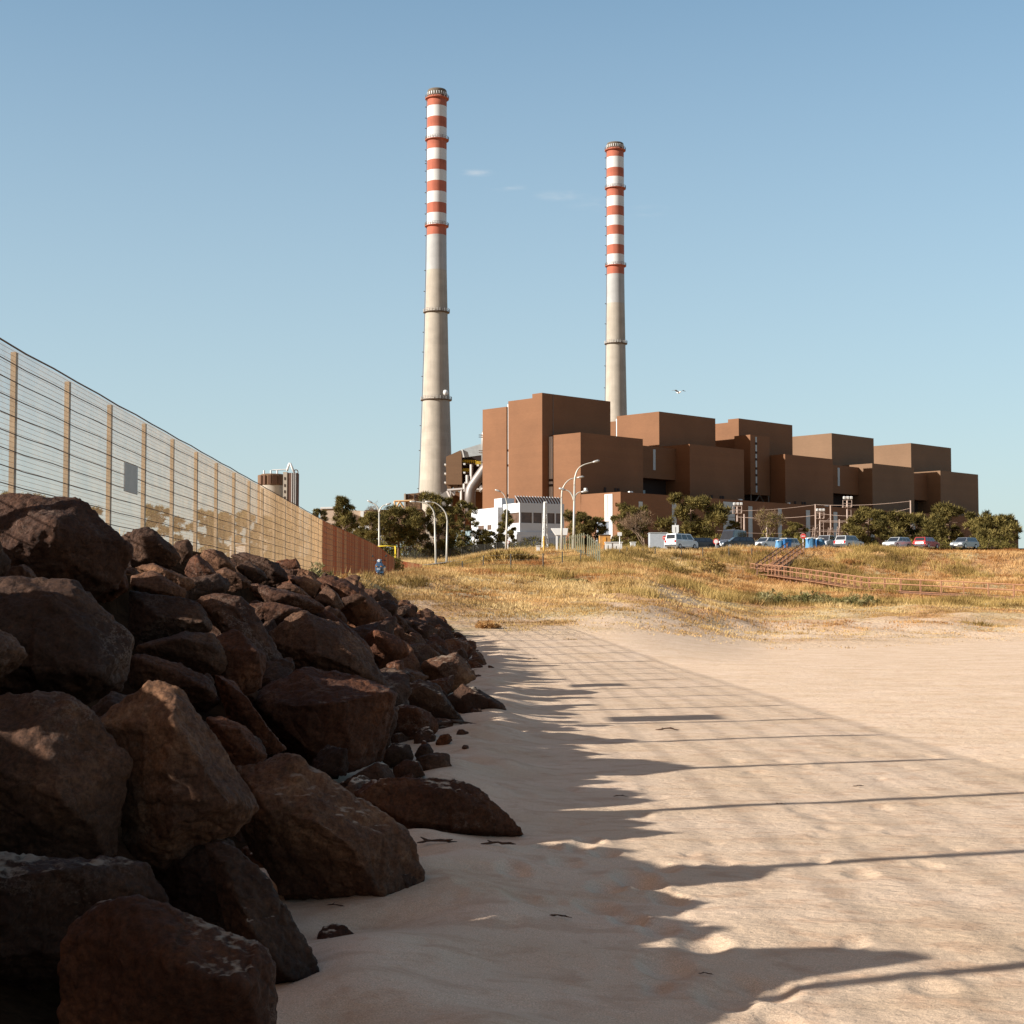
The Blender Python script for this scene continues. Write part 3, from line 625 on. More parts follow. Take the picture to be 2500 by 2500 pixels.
def make_fence(y0, y1, name, label, wm, lm, pm, wd, sp, ps, rows=10):
    root = empty(name, (*fence_xy(y0), fbase(y0)), 0, label, 'fence'); o_ = root.location
    # woven vertical wires (one mesh, the panel's surface)
    ys = np.arange(y0, y1, sp); A = []
    for Y in ys: x, y = fence_xy(Y); A.append((x, y, fbase(Y)-.1, ftop(Y)))
    A = np.array(A); n = len(A); V_ = np.zeros((n, 2, 3, 3))
    for k in range(3):
        an = 2*PI*k/3+.5
        for j in range(2):
            V_[:, j, k, 0] = A[:, 0]+wd/2*math.cos(an); V_[:, j, k, 1] = A[:, 1]+wd/2*math.sin(an); V_[:, j, k, 2] = A[:, 2+j]
    b = np.arange(n)[:, None]*6
    q = np.array([[0, 1, 4, 3], [1, 2, 5, 4], [2, 0, 3, 5]])
    Fq = (b[:, None, :]+q[None]).reshape(-1, 4)
    me = npmesh('wire_mesh', V_.reshape(-1, 3)-np.array(o_), Fq)
    w = link('wire_mesh', me, wm, root)
    mb = MB(); st = np.linspace(y0, y1, max(2, int((y1-y0)/8)))
    hr = 34
    for k in range(hr):
        pts = []
        for Y in st: x, y = fence_xy(Y); pts.append((x+.004, y, fbase(Y)+(ftop(Y)-fbase(Y))*(k+.5)/hr))
        mb.tube(pts, wd*.5, 3, cap=False)
    mb.build('cross_wires', wm, root, off=o_)
    mb = MB()
    st = np.arange(y0, y1+.01, ps/2)
    for k in range(rows+1):
        pts = []
        for i, Y in enumerate(st):
            x, y = fence_xy(Y); sag = -.012 if i % 2 else 0
            pts.append((x+.05, y, fbase(Y)+(ftop(Y)-fbase(Y))*(k+.02)/rows+sag+(.004*math.sin(i*1.7+k))))
        mb.tube(pts, .0075 if k < rows else .013, 5)
    mb.build('line_wires', lm, root, off=o_)
    Y = y0+ps*.4
    while Y < y1:
        x, y = fence_xy(Y); mb = MB()
        mb.box((x-.03, y, (fbase(Y)-.3+ftop(Y)-.03)/2), (.07, .10, ftop(Y)-fbase(Y)+.27))
        mb.build('post', pm, root, off=o_); Y += ps
    return root
make_fence(-5.5, 65.0, 'wire_fence', 'tall pale wire mesh fence on the embankment in front of the silos', GALV, DWIRE, POSTM, .0054, .05, 2.82)
make_fence(65.1, 151, 'rusty_fence', 'rust red wire mesh fence running on behind the blue scooter', RUSTM, DWIRE, RPOST, .006, .035, 4.1)
SIGNB = mat('sign_back_grey', (.35, .33, .3), .5, .3)
for (Y, w, h, lab) in ((19.1, .95, .72, 'large plain grey plate fixed high on the pale wire fence'), (27.8, .95, .5, 'smaller plain grey plate on the pale wire fence, nearer the silos')):
    mb = MB(); x, y = fence_xy(Y); mb.box((x+.09, y, 3.85 if Y < 20 else 3.75), (.02, w, h)); mb.build('sign_plate', SIGNB, None, bevel=.004)
    tag(bpy.data.objects[-1] if False else COL.objects[-1], lab, 'sign plate')
# ------------------------------------------------------------ grass and trees
def leafmat(name, c0, c1, c2, scale=.35, attr='tint', trans=.25):
    m, nt, b = nodes(name); N = nt.nodes; L = nt.links
    a = N.new('ShaderNodeAttribute'); a.attribute_name = attr
    g = N.new('ShaderNodeNewGeometry'); n = N.new('ShaderNodeTexNoise'); n.inputs['Scale'].default_value = scale; n.inputs['Detail'].default_value = 5
    L.new(g.outputs['Position'], n.inputs['Vector'])
    s1 = N.new('ShaderNodeMath'); s1.operation = 'MULTIPLY_ADD'; s1.inputs[1].default_value = .55
    L.new(n.outputs['Fac'], s1.inputs[0]); s2 = N.new('ShaderNodeMath'); s2.operation = 'MULTIPLY'; s2.inputs[1].default_value = .5; L.new(a.outputs['Fac'], s2.inputs[0]); L.new(s2.outputs[0], s1.inputs[2])
    r = N.new('ShaderNodeValToRGB'); e = r.color_ramp.elements; e[0].position = .25; e[0].color = (*c0, 1); e[1].position = .8; e[1].color = (*c2, 1)
    x = e.new(.52); x.color = (*c1, 1); L.new(s1.outputs[0], r.inputs['Fac'])
    L.new(r.outputs['Color'], b.inputs['Base Color']); b.inputs['Roughness'].default_value = .8; b.inputs['Specular IOR Level'].default_value = .15
    tr = N.new('ShaderNodeBsdfTranslucent'); L.new(r.outputs['Color'], tr.inputs['Color'])
    mx = N.new('ShaderNodeMixShader'); mx.inputs[0].default_value = trans; L.new(b.outputs[0], mx.inputs[1]); L.new(tr.outputs[0], mx.inputs[2])
    L.new(mx.outputs[0], nt.nodes['Material Output'].inputs['Surface']); return m
STRAW = leafmat('straw_grass', (.31, .18, .065), (.48, .31, .12), (.60, .43, .20), .22)
OLIVE = leafmat('olive_grass', (.15, .095, .028), (.31, .20, .06), (.48, .33, .12), .3)
RUSTG = leafmat('rust_grass', (.26, .11, .035), (.46, .25, .09), (.62, .40, .18), .3)
NEED = leafmat('pine_needles', (.055, .045, .012), (.125, .095, .025), (.25, .19, .06), .6, trans=.15)
SHRUB = leafmat('shrub_leaves', (.06, .05, .012), (.14, .11, .028), (.27, .21, .06), .8)
SUCC = leafmat('succulent_leaves', (.10, .10, .03), (.24, .20, .08), (.45, .38, .20), 1.2)
TWIG = leafmat('twig_haze', (.10, .06, .035), (.19, .12, .07), (.30, .20, .12), 1.0, trans=.1)
BARK = mat('bark', (.16, .10, .065), .9, var=.35, scale=6, bump=.6, bscale=12)
PBARK = mat('pale_bark', (.20, .135, .09), .9, var=.3, scale=6, bump=.4)
def blades(cx, cy, cz, n, hgt, wid, lean, spread, tint):
    """tufts -> numpy verts (N*n*3) triangles"""
    N_ = len(cx); R = NP.random
    def rep(a): return np.repeat(a, n)
    M = N_*n
    a = NP.random(M)*2*PI; d = np.sqrt(NP.random(M))*rep(spread)
    bx = rep(cx)+np.cos(a)*d; by = rep(cy)+np.sin(a)*d; bz = rep(cz)-.03
    h = rep(hgt)*(.55+.6*NP.random(M)); w = rep(wid)*(.6+.7*NP.random(M))
    f = NP.random(M)*PI
    l = rep(lean)*(.4+NP.random(M)); la = a+NP.normal(0, .7, M)
    V_ = np.empty((M, 3, 3))
    V_[:, 0] = np.stack([bx-np.cos(f)*w/2, by-np.sin(f)*w/2, bz], 1)
    V_[:, 1] = np.stack([bx+np.cos(f)*w/2, by+np.sin(f)*w/2, bz], 1)
    V_[:, 2] = np.stack([bx+np.cos(la)*l*h, by+np.sin(la)*l*h, bz+h], 1)
    t = np.repeat(np.clip(rep(tint)+NP.normal(0, .09, M), 0, 1), 3)
    return V_.reshape(-1, 3), t
def triobj(name, Vs, tint, m, parent=None, off=None):
    if off is not None: Vs = Vs-np.array(off)
    me = npmesh(name, Vs, np.arange(len(Vs)).reshape(-1, 3))
    a = me.attributes.new('tint', 'FLOAT', 'POINT'); a.data.foreach_set('value', tint.astype('f'))
    return link(name, me, m, parent)
# ---- scatter
def scatter(n, y0, y1, wl, wr, power=1.0):
    u = NP.random(n); Y = y0+(y1-y0)*u**power
    X = (wl+(wr-wl)*NP.random(n))*Y; return X, Y
patch = lambda X, Y: fbm(X/7, Y/11, 91, 4)+.35*fbm(X/1.7, Y/3, 95, 2)
X, Y = scatter(185000, 49, 262, -.36, .36, .9)
z = Tb(X, Y)
keep = (Y > yb(X)-2) & (NP.random(len(X)) > sandy(X, Y)*.93) & (X > fx(Y)+.3)
onbank = (X < toe(Y)+.2) & (Y < 60); keep &= ~onbank
road = (Y > 186) & (Y < 300) & (np.abs(X-np.interp(Y, [186, 205, 225, 300], [-9.5, -7.5, -1, 30])) < 2.6)
keep &= ~road & ~((Y > 196) & (X > 18))
X, Y = X[keep], Y[keep]; Z = T(X, Y)
P = patch(X, Y); xi = X/Y
red = ss(-.1, .25, fbm(X/12, Y/16, 131, 3)+.3*ss(.08, .16, xi)*ss(110, 150, Y)+.34*ss(98, 125, Y)*ss(-.02, .05, xi)*(1-ss(175, 195, Y))-.06)
kind = np.where((P > .24) & (Y > yb(X)+16), 1, np.where(NP.random(len(X)) < red, 2, 0))
# green strip below the boardwalk, rust coloured flat in front of it
strip = (xi > .13) & (Y > 107) & (Y < 122+fbm(X/3, Y*0, 7)*8)
kind = np.where(strip, np.where(NP.random(len(X)) < .75, 1, 0), kind)
fl = (xi > .09) & (Y > 82) & (Y < 106)
for k, (nm, mt, hh) in enumerate((('dry_straw_grass', STRAW, .21), ('olive_green_grass', OLIVE, .30), ('reddish_dry_grass', RUSTG, .19))):
    s_ = kind == k; x, y, z_ = X[s_], Y[s_], Z[s_]
    low = np.where(fl[s_], .35, 1.0)*(.22+.78*ss(0, 42, y-yb(x)))
    far = 1+np.clip((y-90)/160, 0, 1)*.6
    v, t = blades(x, y, z_, 7, hh*low*(.7+.7*NP.random(len(x)))*far*(1+.8*ss(.1, .4, np.abs(P[s_]))), (.035+.0*y)*far*1.3, .55+0*x, .2*far, .5+1.3*fbm(x/2.2, y/4, 101+k, 4))
    o = triobj(nm, v, t, mt)
    tag(o, ('dry straw coloured grass covering the dune slope', 'olive green tufts and creeping plants in patches on the dune', 'reddish brown dead grass scattered over the dune')[k], 'grass', None, 'stuff')
# pale tall straw in the flat beyond the field, behind the lamp posts
X, Y = scatter(16000, 208, 300, -.075, .03); X = X
k_ = (np.abs(X-np.interp(Y, [186, 205, 225, 300], [-9.5, -7.5, -1, 30])) > 3); X, Y = X[k_], Y[k_]
v, t = blades(X, Y, T(X, Y), 6, .55+.4*NP.random(len(X)), .07+0*X, .3+0*X, .35+0*X, .85+0*X)
tag(triobj('pale_meadow_grass', v, t, STRAW), 'pale tall straw in the flat meadow beyond the road', 'grass', None, 'stuff')
# plateau grass left of the fence
X = -8-NP.random(14000)*45; Y = 20+NP.random(14000)*160
v, t = blades(X, Y, T(X, Y), 5, .3+.3*NP.random(len(X)), .05+0*X, .3+0*X, .25+0*X, .6+0*X)
tag(triobj('plateau_grass', v, t, STRAW), 'dry grass on the level ground behind the wire fence', 'grass', None, 'stuff')
# ---- foliage clumps
def clumps(C, r, n, ll, lw, up=.4, flat=.75):
    """n leaf triangles round each centre C (k,3) radius r (k,)"""
    k = len(C); M = k*n
    d = NP.normal(0, 1, (M, 3)); d /= np.linalg.norm(d, axis=1)[:, None]
    rr_ = np.repeat(r, n)*NP.random(M)**.45
    c = np.repeat(C, n, 0)+d*rr_[:, None]*np.array([1, 1, flat])
    dr = d+np.array([0, 0, up])+NP.normal(0, .35, (M, 3)); dr /= np.linalg.norm(dr, axis=1)[:, None]
    sd_ = np.cross(dr, NP.normal(0, 1, (M, 3))); sd_ /= np.linalg.norm(sd_, axis=1)[:, None]+1e-6
    L_ = ll*(.6+.8*NP.random(M)); w_ = lw*(.6+.8*NP.random(M))
    V_ = np.empty((M, 3, 3)); V_[:, 0] = c-sd_*w_[:, None]/2; V_[:, 1] = c+sd_*w_[:, None]/2; V_[:, 2] = c+dr*L_[:, None]
    # tint varies clump by clump
    t = np.repeat(np.clip(np.repeat(NP.random(k)*.9, n)+NP.normal(0, .12, M), 0, 1), 3)
    return V_.reshape(-1, 3), t
def pine(label, px, top, w, Y, shape='dome', seed=1, c0=.28, dens=1.0, group=None, mt=None, trunk=True, base=None):
    rg = random.Random(seed*13+5); g = gp(px, Y); H = at(px, top, Y).z-g.z; R = w/2*Y/F*(1.55 if shape == 'cone' else 1.2)
    root = empty('pine_tree', g, 0, label, 'pine tree', group)
    lean = Vector((rg.uniform(-.06, .06), rg.uniform(-.05, .05), 1))
    axis = lambda z: Vector((lean.x*z, lean.y*z, z))
    lobes = []; nl = 18 if shape == 'dome' else 26
    for i in range(nl):
        t = (i+.5)/nl; t = c0+(1-c0)*t
        if shape == 'dome': pr = R*math.sqrt(max(.04, 1-((t-.62)/.45)**2))
        elif shape == 'cone': pr = R*(1.05-((t-c0)/(1-c0))**1.1)+.04*R
        else: pr = R*(.9-.3*abs(t-.7))
        a = i*2.4+rg.uniform(-.5, .5); q = pr*rg.uniform(.3, 1.0)
        lr = R*rg.uniform(.17, .38)*(.55 if shape == 'cone' and t > .8 else 1)*(.75 if shape == 'cone' else 1)
        lobes.append((axis(H*t-lr*.4)+Vector((math.cos(a)*q, math.sin(a)*q, 0)), lr))
    lobes.append((axis(H-R*.22), R*.22))
    mb = MB(); r0 = max(.12, H*.022)
    mb.tube([axis(-.4), axis(H*.3), axis(H*.6), axis(H*.93)], [r0*1.3, r0, r0*.7, r0*.2], 7)
    for c, lr in lobes[::1]:
        z0 = max(.1, c.z-rg.uniform(.15, .3)*H*.5); s_ = axis(z0)
        mid = s_.lerp(c, .55)+Vector((0, 0, -.04*H)); mb.tube([s_, mid, c], [r0*.38, r0*.25, r0*.1], 4, cap=False)
    mb.build('trunk', BARK, root, smooth=True)
    C = []; r_ = []
    for c, lr in lobes:
        nn_ = int((16 if shape != 'cone' else 13)*dens*(lr/(R*.28))**1.3)+6
        for j in range(nn_):
            d = Vector((rg.gauss(0, 1), rg.gauss(0, 1), rg.gauss(.35, .8))).normalized()
            C.append(c+Vector((d.x*lr, d.y*lr, d.z*lr*.75))*rg.uniform(.55, 1.08)); r_.append(lr*rg.uniform(.16, .3))
    C = np.array([tuple(c) for c in C]); r_ = np.array(r_)
    v, t = clumps(C, r_, 34, R*.10+.1, R*.024+.028, .6)
    triobj('crown', v, t, mt or NEED, root)
    return root
def bare_tree(label, px, top, w, Y, seed=1, leafy=.0, group=None):
    rg = random.Random(seed*7+3); g = gp(px, Y); H = at(px, top, Y).z-g.z; R = w/2*Y/F
    root = empty('bare_tree', g, 0, label, 'tree', group); mb = MB(); tips = []
    def grow(p, d, L_, r, lev):
        q = p+d*L_; m_ = p.lerp(q, .5)+Vector((rg.uniform(-1, 1), rg.uniform(-1, 1), rg.uniform(-.2, .5)))*L_*.06
        mb.tube([p, m_, q], [r, r*.8, r*.6], 5 if lev < 2 else 3, cap=False)
        if lev >= 4: tips.append(q); return
        for i in range(rg.choice([3, 3, 4])):
            a = rg.uniform(0, 6.28); sp_ = rg.uniform(.35, .8)
            o_ = Vector((math.cos(a), math.sin(a), 0))*sp_*(R*2/H+.35)
            nd = (d+o_+Vector((0, 0, .12))).normalized(); grow(p.lerp(q, rg.uniform(.55, 1)), nd, L_*rg.uniform(.62, .85), r*.55, lev+1)
    grow(Vector((0, 0, -.3)), Vector((0, 0, 1)), H*.3, H*.013, 0)
    zs = max(t.z for t in tips); xs = max(math.hypot(t.x, t.y) for t in tips)
    kx, kz = R/xs*1.15, H/zs
    mb.v = [(x*kx, y*kx, z*kz) for x, y, z in mb.v]
    mb.build('branches', PBARK, root, smooth=True)
    C = np.array([(t.x*kx, t.y*kx, t.z*kz) for t in tips]); v, t = clumps(C, np.full(len(C), R*.15), 18, R*.16, .04, .6)
    triobj('twigs', v, t, TWIG, root)
    if leafy:
        C2 = C[NP.random(len(C)) < leafy]
        v, t = clumps(C2, np.full(len(C2), R*.12), 26, R*.05+.05, R*.02+.04, .3); triobj('leaves', v, t, SHRUB, root)
    return root
def shrub(label, px, top, w, Y, seed=1, base=None, mt=None, group=None, name='shrub', upl=.4, ll=None, dens=1.0, cat='shrub'):
    rg = random.Random(seed*17+1); g = gp(px, Y); H = max(.25, at(px, top, Y).z-g.z); R = w/2*Y/F
    root = empty(name, g, 0, label, cat, group); mb = MB(); C = []; r_ = []
    n = int(46*dens*max(1, R/max(H, .3)))+6
    for i in range(n):
        a = rg.uniform(0, 6.28); q = math.sqrt(rg.random()); t = rg.random()
        p = Vector((math.cos(a)*q*R, math.sin(a)*q*min(R, H*1.3+.8), (.1+.9*t)*H*math.sqrt(max(.12, 1-q*q*.8))*rg.uniform(.75, 1)))
        C.append(tuple(p)); r_.append(min(H, R)*rg.uniform(.13, .24))
        if i % 3 == 0: mb.tube([(p.x*.4, p.y*.4, -.15), (p.x*.75, p.y*.75, p.z*.5), p], [.03*H, .02*H, .008*H], 3, cap=False)
    mb.build('stems', BARK, root)
    l_ = ll or (min(R, H)*.12+.05)
    v, t = clumps(np.array(C), np.array(r_), 30, l_, l_*.38, upl); triobj('foliage', v, t, mt or SHRUB, root)
    return root
# pines, left to right
G = 'trees between the beach and the power station'
pine('short dark pine peeping over the rusty fence, leftmost of the grove', 776, 1242, 42, 250, 'dome', 3, group=G)
pine('slim pointed pine with a spiky leading shoot behind the rusty fence', 843, 1214, 96, 240, 'cone', 4, .1, group=G)
pine('round topped pine beside the forked street lamp', 902, 1250, 66, 232, 'dome', 5, .3, group=G)
pine('broad flat topped pine right of the forked street lamp', 973, 1238, 104, 236, 'dome', 6, .35, group=G)
bare_tree('leafless tree rising just left of the tall chimney foot', 1008, 1222, 70, 262, 7, group=G)
bare_tree('wispy leafless tree behind the forked street lamp', 902, 1226, 52, 262, 8, group=G)
pine('dense dark pine in front of the left chimney foot', 1070, 1207, 92, 238, 'dome', 9, .18, 1.25, group=G)
pine('thin reddish pine leaning beside the white office building', 1132, 1224, 58, 248, 'open', 10, .2, .6, group=G)
pine('small dark pine in front of the white office building', 1238, 1245, 44, 262, 'cone', 11, .15, 1.1, group=G)
pine('low spreading pine at the foot of the office building', 1192, 1296, 60, 240, 'dome', 12, .15, .8, group=G)
pine('twin crowned pine between the tall street lamps and the turbine hall', 1412, 1250, 66, 252, 'open', 13, .15, .8, group=G)
pine('smaller right hand companion of the twin crowned pine', 1455, 1262, 54, 254, 'open', 14, .12, .8, group=G)
pine('olive pine half hidden behind the leafless tree by the turbine hall', 1545, 1233, 88, 262, 'dome', 15, .12, .9, group=G)
bare_tree('leafless spreading tree in front of the turbine hall', 1572, 1246, 104, 246, 16, group=G)
pine('largest round pine, standing above the white van', 1688, 1210, 132, 250, 'dome', 17, .1, 1.45, group=G)
pine('little pine beside the grey roller panel of the turbine hall', 1795, 1272, 40, 250, 'dome', 18, .1, group=G)
bare_tree('half bare bushy tree behind the white cars', 1872, 1246, 112, 244, 19, .6, group=G)
pine('small bushy pine above the no entry sign by the stairs', 1943, 1276, 50, 240, 'dome', 20, .05, group=G)
pine('wind bent pine at the right end of the parked cars', 2118, 1243, 100, 215, 'dome', 21, .15, 1.2, group=G)
for i, (px, tp, w, Y, lb) in enumerate(((2215, 1255, 110, 222, 'wide pine at the right, first beyond the wind bent pine'), (2318, 1236, 120, 235, 'tall pine at the right, second beyond the wind bent pine'), (2432, 1258, 120, 228, 'spreading pine at the far right edge of the scene'))):
    pine(lb, px, tp, w, Y, 'dome', 30+i, .12, group=G)
G2 = 'trees seen through the wire fence'
for i, (px, tp, w, Y, lb) in enumerate(((60, 1205, 120, 150, 'tall pine at the far left seen through the fence'), (190, 1232, 110, 160, 'pine at the left seen through the fence behind the grey plate'), (390, 1236, 86, 165, 'pine seen through the fence between its second and third post'), (505, 1246, 74, 170, 'pine seen through the fence before the wood thickens'), (548, 1254, 70, 168, 'second pine of the wood behind the fence, counted from the left'), (600, 1252, 76, 172, 'third pine of the wood behind the fence, counted from the left'), (655, 1262, 72, 176, 'fourth pine of the wood behind the fence, in front of the silo'), (705, 1268, 60, 180, 'last pine of the wood behind the fence, under the silo tower'))):
    pine(lb, px, tp, w, Y, 'dome', 50+i, .1, .9, group=G2)
for i, (px, Y, w) in enumerate(((460, 120, 60), (530, 118, 60), (610, 125, 70), (680, 130, 60), (300, 110, 70))):
    shrub(('low bush behind the fence, leftmost of five', 'bush behind the fence under the first trees of the wood', 'bush behind the fence in the middle of the wood', 'bush behind the fence below the silo', 'bush behind the fence near the smaller grey plate')[i] , px, 1325, w, Y, 70+i, group='bushes seen through the wire fence')
for i, (px, tp, w, Y, lb) in enumerate(((800, 1290, 90, 256, 'brown thicket at the foot of the leftmost pine of the grove'), (868, 1284, 80, 256, 'brown thicket between the spiky pine and the forked lamp'), (936, 1288, 80, 254, 'brown thicket right of the forked lamp'), (1030, 1280, 90, 256, 'brown thicket under the leafless tree by the chimney foot'), (1120, 1288, 70, 252, 'brown thicket under the thin reddish pine'), (1500, 1300, 60, 262, 'brown thicket between the twin pine and the turbine hall'), (1620, 1296, 60, 262, 'brown thicket left of the largest round pine'), (1800, 1300, 90, 262, 'brown thicket behind the dark camper van'))):
    shrub(lb, px, tp, w, Y, 200+i, mt=TWIG if i % 2 else NEED, dens=1.6, group='thickets below the trees')
# undergrowth and shrubs
shrub('tall clump of cane like green shrub in the field', 1245, 1350, 128, 150, 81, mt=OLIVE, upl=1.6, ll=.5, dens=1.6)
shrub('low olive bush left of the cane clump', 1165, 1374, 60, 150, 82, mt=OLIVE, upl=.8)
shrub('dark green bush growing over the end of the rusty fence', 955, 1336, 60, 128, 83)
for i, (px, tp, w, Y, lb) in enumerate(((1100, 1312, 110, 245, 'dark scrub under the dense pine'), (1185, 1310, 100, 244, 'dark scrub below the white office wall'), (1290, 1308, 110, 250, 'scrub under the blue grey office wall'), (1350, 1325, 60, 240, 'low scrub by the lattice mast'), (930, 1310, 110, 250, 'scrub under the pines near the forked lamp'), (1000, 1312, 100, 250, 'scrub at the foot of the leafless tree'), (840, 1300, 90, 250, 'scrub under the slim pointed pine'), (1500, 1312, 70, 232, 'green scrub behind the small white wall'), (1545, 1318, 70, 222, 'ragged bush at the foot of the leafless tree'), (1600, 1335, 50, 200, 'small bush left of the white van'), (1735, 1305, 130, 236, 'hedge of scrub behind the dark camper van'), (1860, 1300, 110, 238, 'scrub hedge behind the white cars'), (1950, 1305, 90, 236, 'scrub hedge behind the blue bins'), (2040, 1302, 110, 232, 'scrub hedge behind the silver hatchback'), (2140, 1318, 90, 205, 'scrub at the right end of the car park'), (2260, 1308, 140, 214, 'scrub beyond the right end of the car park'), (2400, 1306, 160, 216, 'scrub at the far right edge'))):
    shrub(lb, px, tp, w, Y, 90+i, group='scrub below the trees')
for i, (px, tp, w, Y, lb) in enumerate(((1500, 1470, 90, 96, 'dark creeping plant on the dune right of the centre'), (1110, 1452, 90, 84, 'dark olive tussock above the boulders'), (1300, 1425, 60, 104, 'rusty tussock in the middle of the dune'), (1190, 1530, 62, 56, 'orange green plant at the edge of the sand'), (1080, 1532, 60, 54, 'trailing plant beside the last rocks'), (780, 1376, 70, 44, 'succulent plants on the embankment crest before the rusty fence'), (850, 1392, 56, 46, 'orange tinged plants on the crest left of the scooter'), (1400, 1440, 70, 100, 'pale leaved succulent mat on the dune'), (1540, 1398, 70, 118, 'green brown bush on the slope below the white wall'), (1640, 1372, 90, 140, 'long olive bush below the white van'), (1745, 1360, 70, 160, 'olive bush below the camper van'), (1880, 1440, 90, 112, 'green creeping mat left of the boardwalk strip'), (1980, 1442, 110, 111, 'green creeping mat in front of the boardwalk'), (2090, 1450, 110, 109, 'green creeping mat at the right below the boardwalk'), (2080, 1362, 60, 176, 'orange bush on the bank right of the stairs'), (2000, 1372, 50, 174, 'straw coloured bush beside the stairs'), (1380, 1395, 60, 120, 'brown bush below the green picket fence'))):
    shrub(lb, px, tp, w, Y, 120+i, mt=(SUCC if 'succulent' in lb or 'mat' in lb else (RUSTG if 'rust' in lb or 'orange' in lb or 'brown' in lb else OLIVE)), name='low_plant', upl=.7, cat='plant', dens=.9, group='low plants on the dune')
# ------------------------------------------------------------ power station
BROWN = None
def cladding(name, col, vs=.35):
    m, nt, b = nodes(name); N = nt.nodes; L = nt.links
    tc = N.new('ShaderNodeTexCoord'); n = N.new('ShaderNodeTexNoise'); n.inputs['Scale'].default_value = .05; n.inputs['Detail'].default_value = 8
    L.new(tc.outputs['Object'], n.inputs['Vector'])
    sx = N.new('ShaderNodeSeparateXYZ'); L.new(tc.outputs['Object'], sx.inputs[0])
    # courses of sheeting: weak horizontal tone steps
    fl = N.new('ShaderNodeMath'); fl.operation = 'MULTIPLY'; fl.inputs[1].default_value = .45; L.new(sx.outputs['Z'], fl.inputs[0])
    f2 = N.new('ShaderNodeMath'); f2.operation = 'FLOOR'; L.new(fl.outputs[0], f2.inputs[0])
    wn = N.new('ShaderNodeTexWhiteNoise'); wn.noise_dimensions = '1D'; L.new(f2.outputs[0], wn.inputs['W'])
    n3 = N.new('ShaderNodeTexNoise'); n3.inputs['Scale'].default_value = 1.1; n3.inputs['Detail'].default_value = 4
    mp = N.new('ShaderNodeMapping'); mp.inputs['Scale'].default_value = (.5, .5, 2.5); L.new(tc.outputs['Object'], mp.inputs[0]); L.new(mp.outputs[0], n3.inputs['Vector'])
    a1 = N.new('ShaderNodeMath'); a1.operation = 'MULTIPLY_ADD'; a1.inputs[1].default_value = .07; L.new(wn.outputs['Value'], a1.inputs[0]); L.new(n.outputs['Fac'], a1.inputs[2])
    a2 = N.new('ShaderNodeMath'); a2.operation = 'MULTIPLY_ADD'; a2.inputs[1].default_value = .35; L.new(n3.outputs['Fac'], a2.inputs[0]); L.new(a1.outputs[0], a2.inputs[2])
    mr = N.new('ShaderNodeMapRange'); mr.inputs['From Min'].default_value = .45; mr.inputs['From Max'].default_value = 1.05; mr.inputs['To Min'].default_value = 1-vs*.5; mr.inputs['To Max'].default_value = 1+vs*.5
    L.new(a2.outputs[0], mr.inputs['Value'])
    v = N.new('ShaderNodeVectorMath'); v.operation = 'SCALE'; v.inputs[0].default_value = col; L.new(mr.outputs[0], v.inputs['Scale']); L.new(v.outputs[0], b.inputs['Base Color'])
    b.inputs['Roughness'].default_value = .75; b.inputs['Specular IOR Level'].default_value = .2
    bp = N.new('ShaderNodeBump'); bp.inputs['Strength'].default_value = .25; bp.inputs['Distance'].default_value = .1; fr = N.new('ShaderNodeMath'); fr.operation = 'FRACT'; L.new(fl.outputs[0], fr.inputs[0]); L.new(fr.outputs[0], bp.inputs['Height']); L.new(bp.outputs[0], b.inputs['Normal'])
    return m
BROWN = cladding('brown_cladding', (.168, .077, .036), .4)
BROWN2 = cladding('worn_brown_cladding', (.165, .095, .053), .34)
def streaked(name, col, var=.16, band=3.2, rough=.8):
    m, nt, b = nodes(name); N = nt.nodes; L = nt.links; tc = N.new('ShaderNodeTexCoord')
    mp = N.new('ShaderNodeMapping'); mp.inputs['Scale'].default_value = (1, 1, .035); L.new(tc.outputs['Object'], mp.inputs[0])
    n = N.new('ShaderNodeTexNoise'); n.inputs['Scale'].default_value = .9; n.inputs['Detail'].default_value = 7; n.inputs['Roughness'].default_value = .7; L.new(mp.outputs[0], n.inputs['Vector'])
    n2 = N.new('ShaderNodeTexNoise'); n2.inputs['Scale'].default_value = .22; n2.inputs['Detail'].default_value = 6; L.new(tc.outputs['Object'], n2.inputs['Vector'])
    sx = N.new('ShaderNodeSeparateXYZ'); L.new(tc.outputs['Object'], sx.inputs[0]); d = N.new('ShaderNodeMath'); d.operation = 'DIVIDE'; d.inputs[1].default_value = band; L.new(sx.outputs['Z'], d.inputs[0])
    f = N.new('ShaderNodeMath'); f.operation = 'FLOOR'; L.new(d.outputs[0], f.inputs[0]); wn = N.new('ShaderNodeTexWhiteNoise'); wn.noise_dimensions = '1D'; L.new(f.outputs[0], wn.inputs['W'])
    a = N.new('ShaderNodeMath'); a.operation = 'ADD'; L.new(n.outputs['Fac'], a.inputs[0]); L.new(n2.outputs['Fac'], a.inputs[1])
    c = N.new('ShaderNodeMath'); c.operation = 'MULTIPLY_ADD'; c.inputs[1].default_value = .16; L.new(wn.outputs['Value'], c.inputs[0]); L.new(a.outputs[0], c.inputs[2])
    mr = N.new('ShaderNodeMapRange'); mr.inputs['From Min'].default_value = .75; mr.inputs['From Max'].default_value = 1.4; mr.inputs['To Min'].default_value = 1-var; mr.inputs['To Max'].default_value = 1+var; L.new(c.outputs[0], mr.inputs['Value'])
    v = N.new('ShaderNodeVectorMath'); v.operation = 'SCALE'; v.inputs[0].default_value = col; L.new(mr.outputs[0], v.inputs['Scale']); L.new(v.outputs[0], b.inputs['Base Color'])
    b.inputs['Roughness'].default_value = rough; b.inputs['Specular IOR Level'].default_value = .2; return m
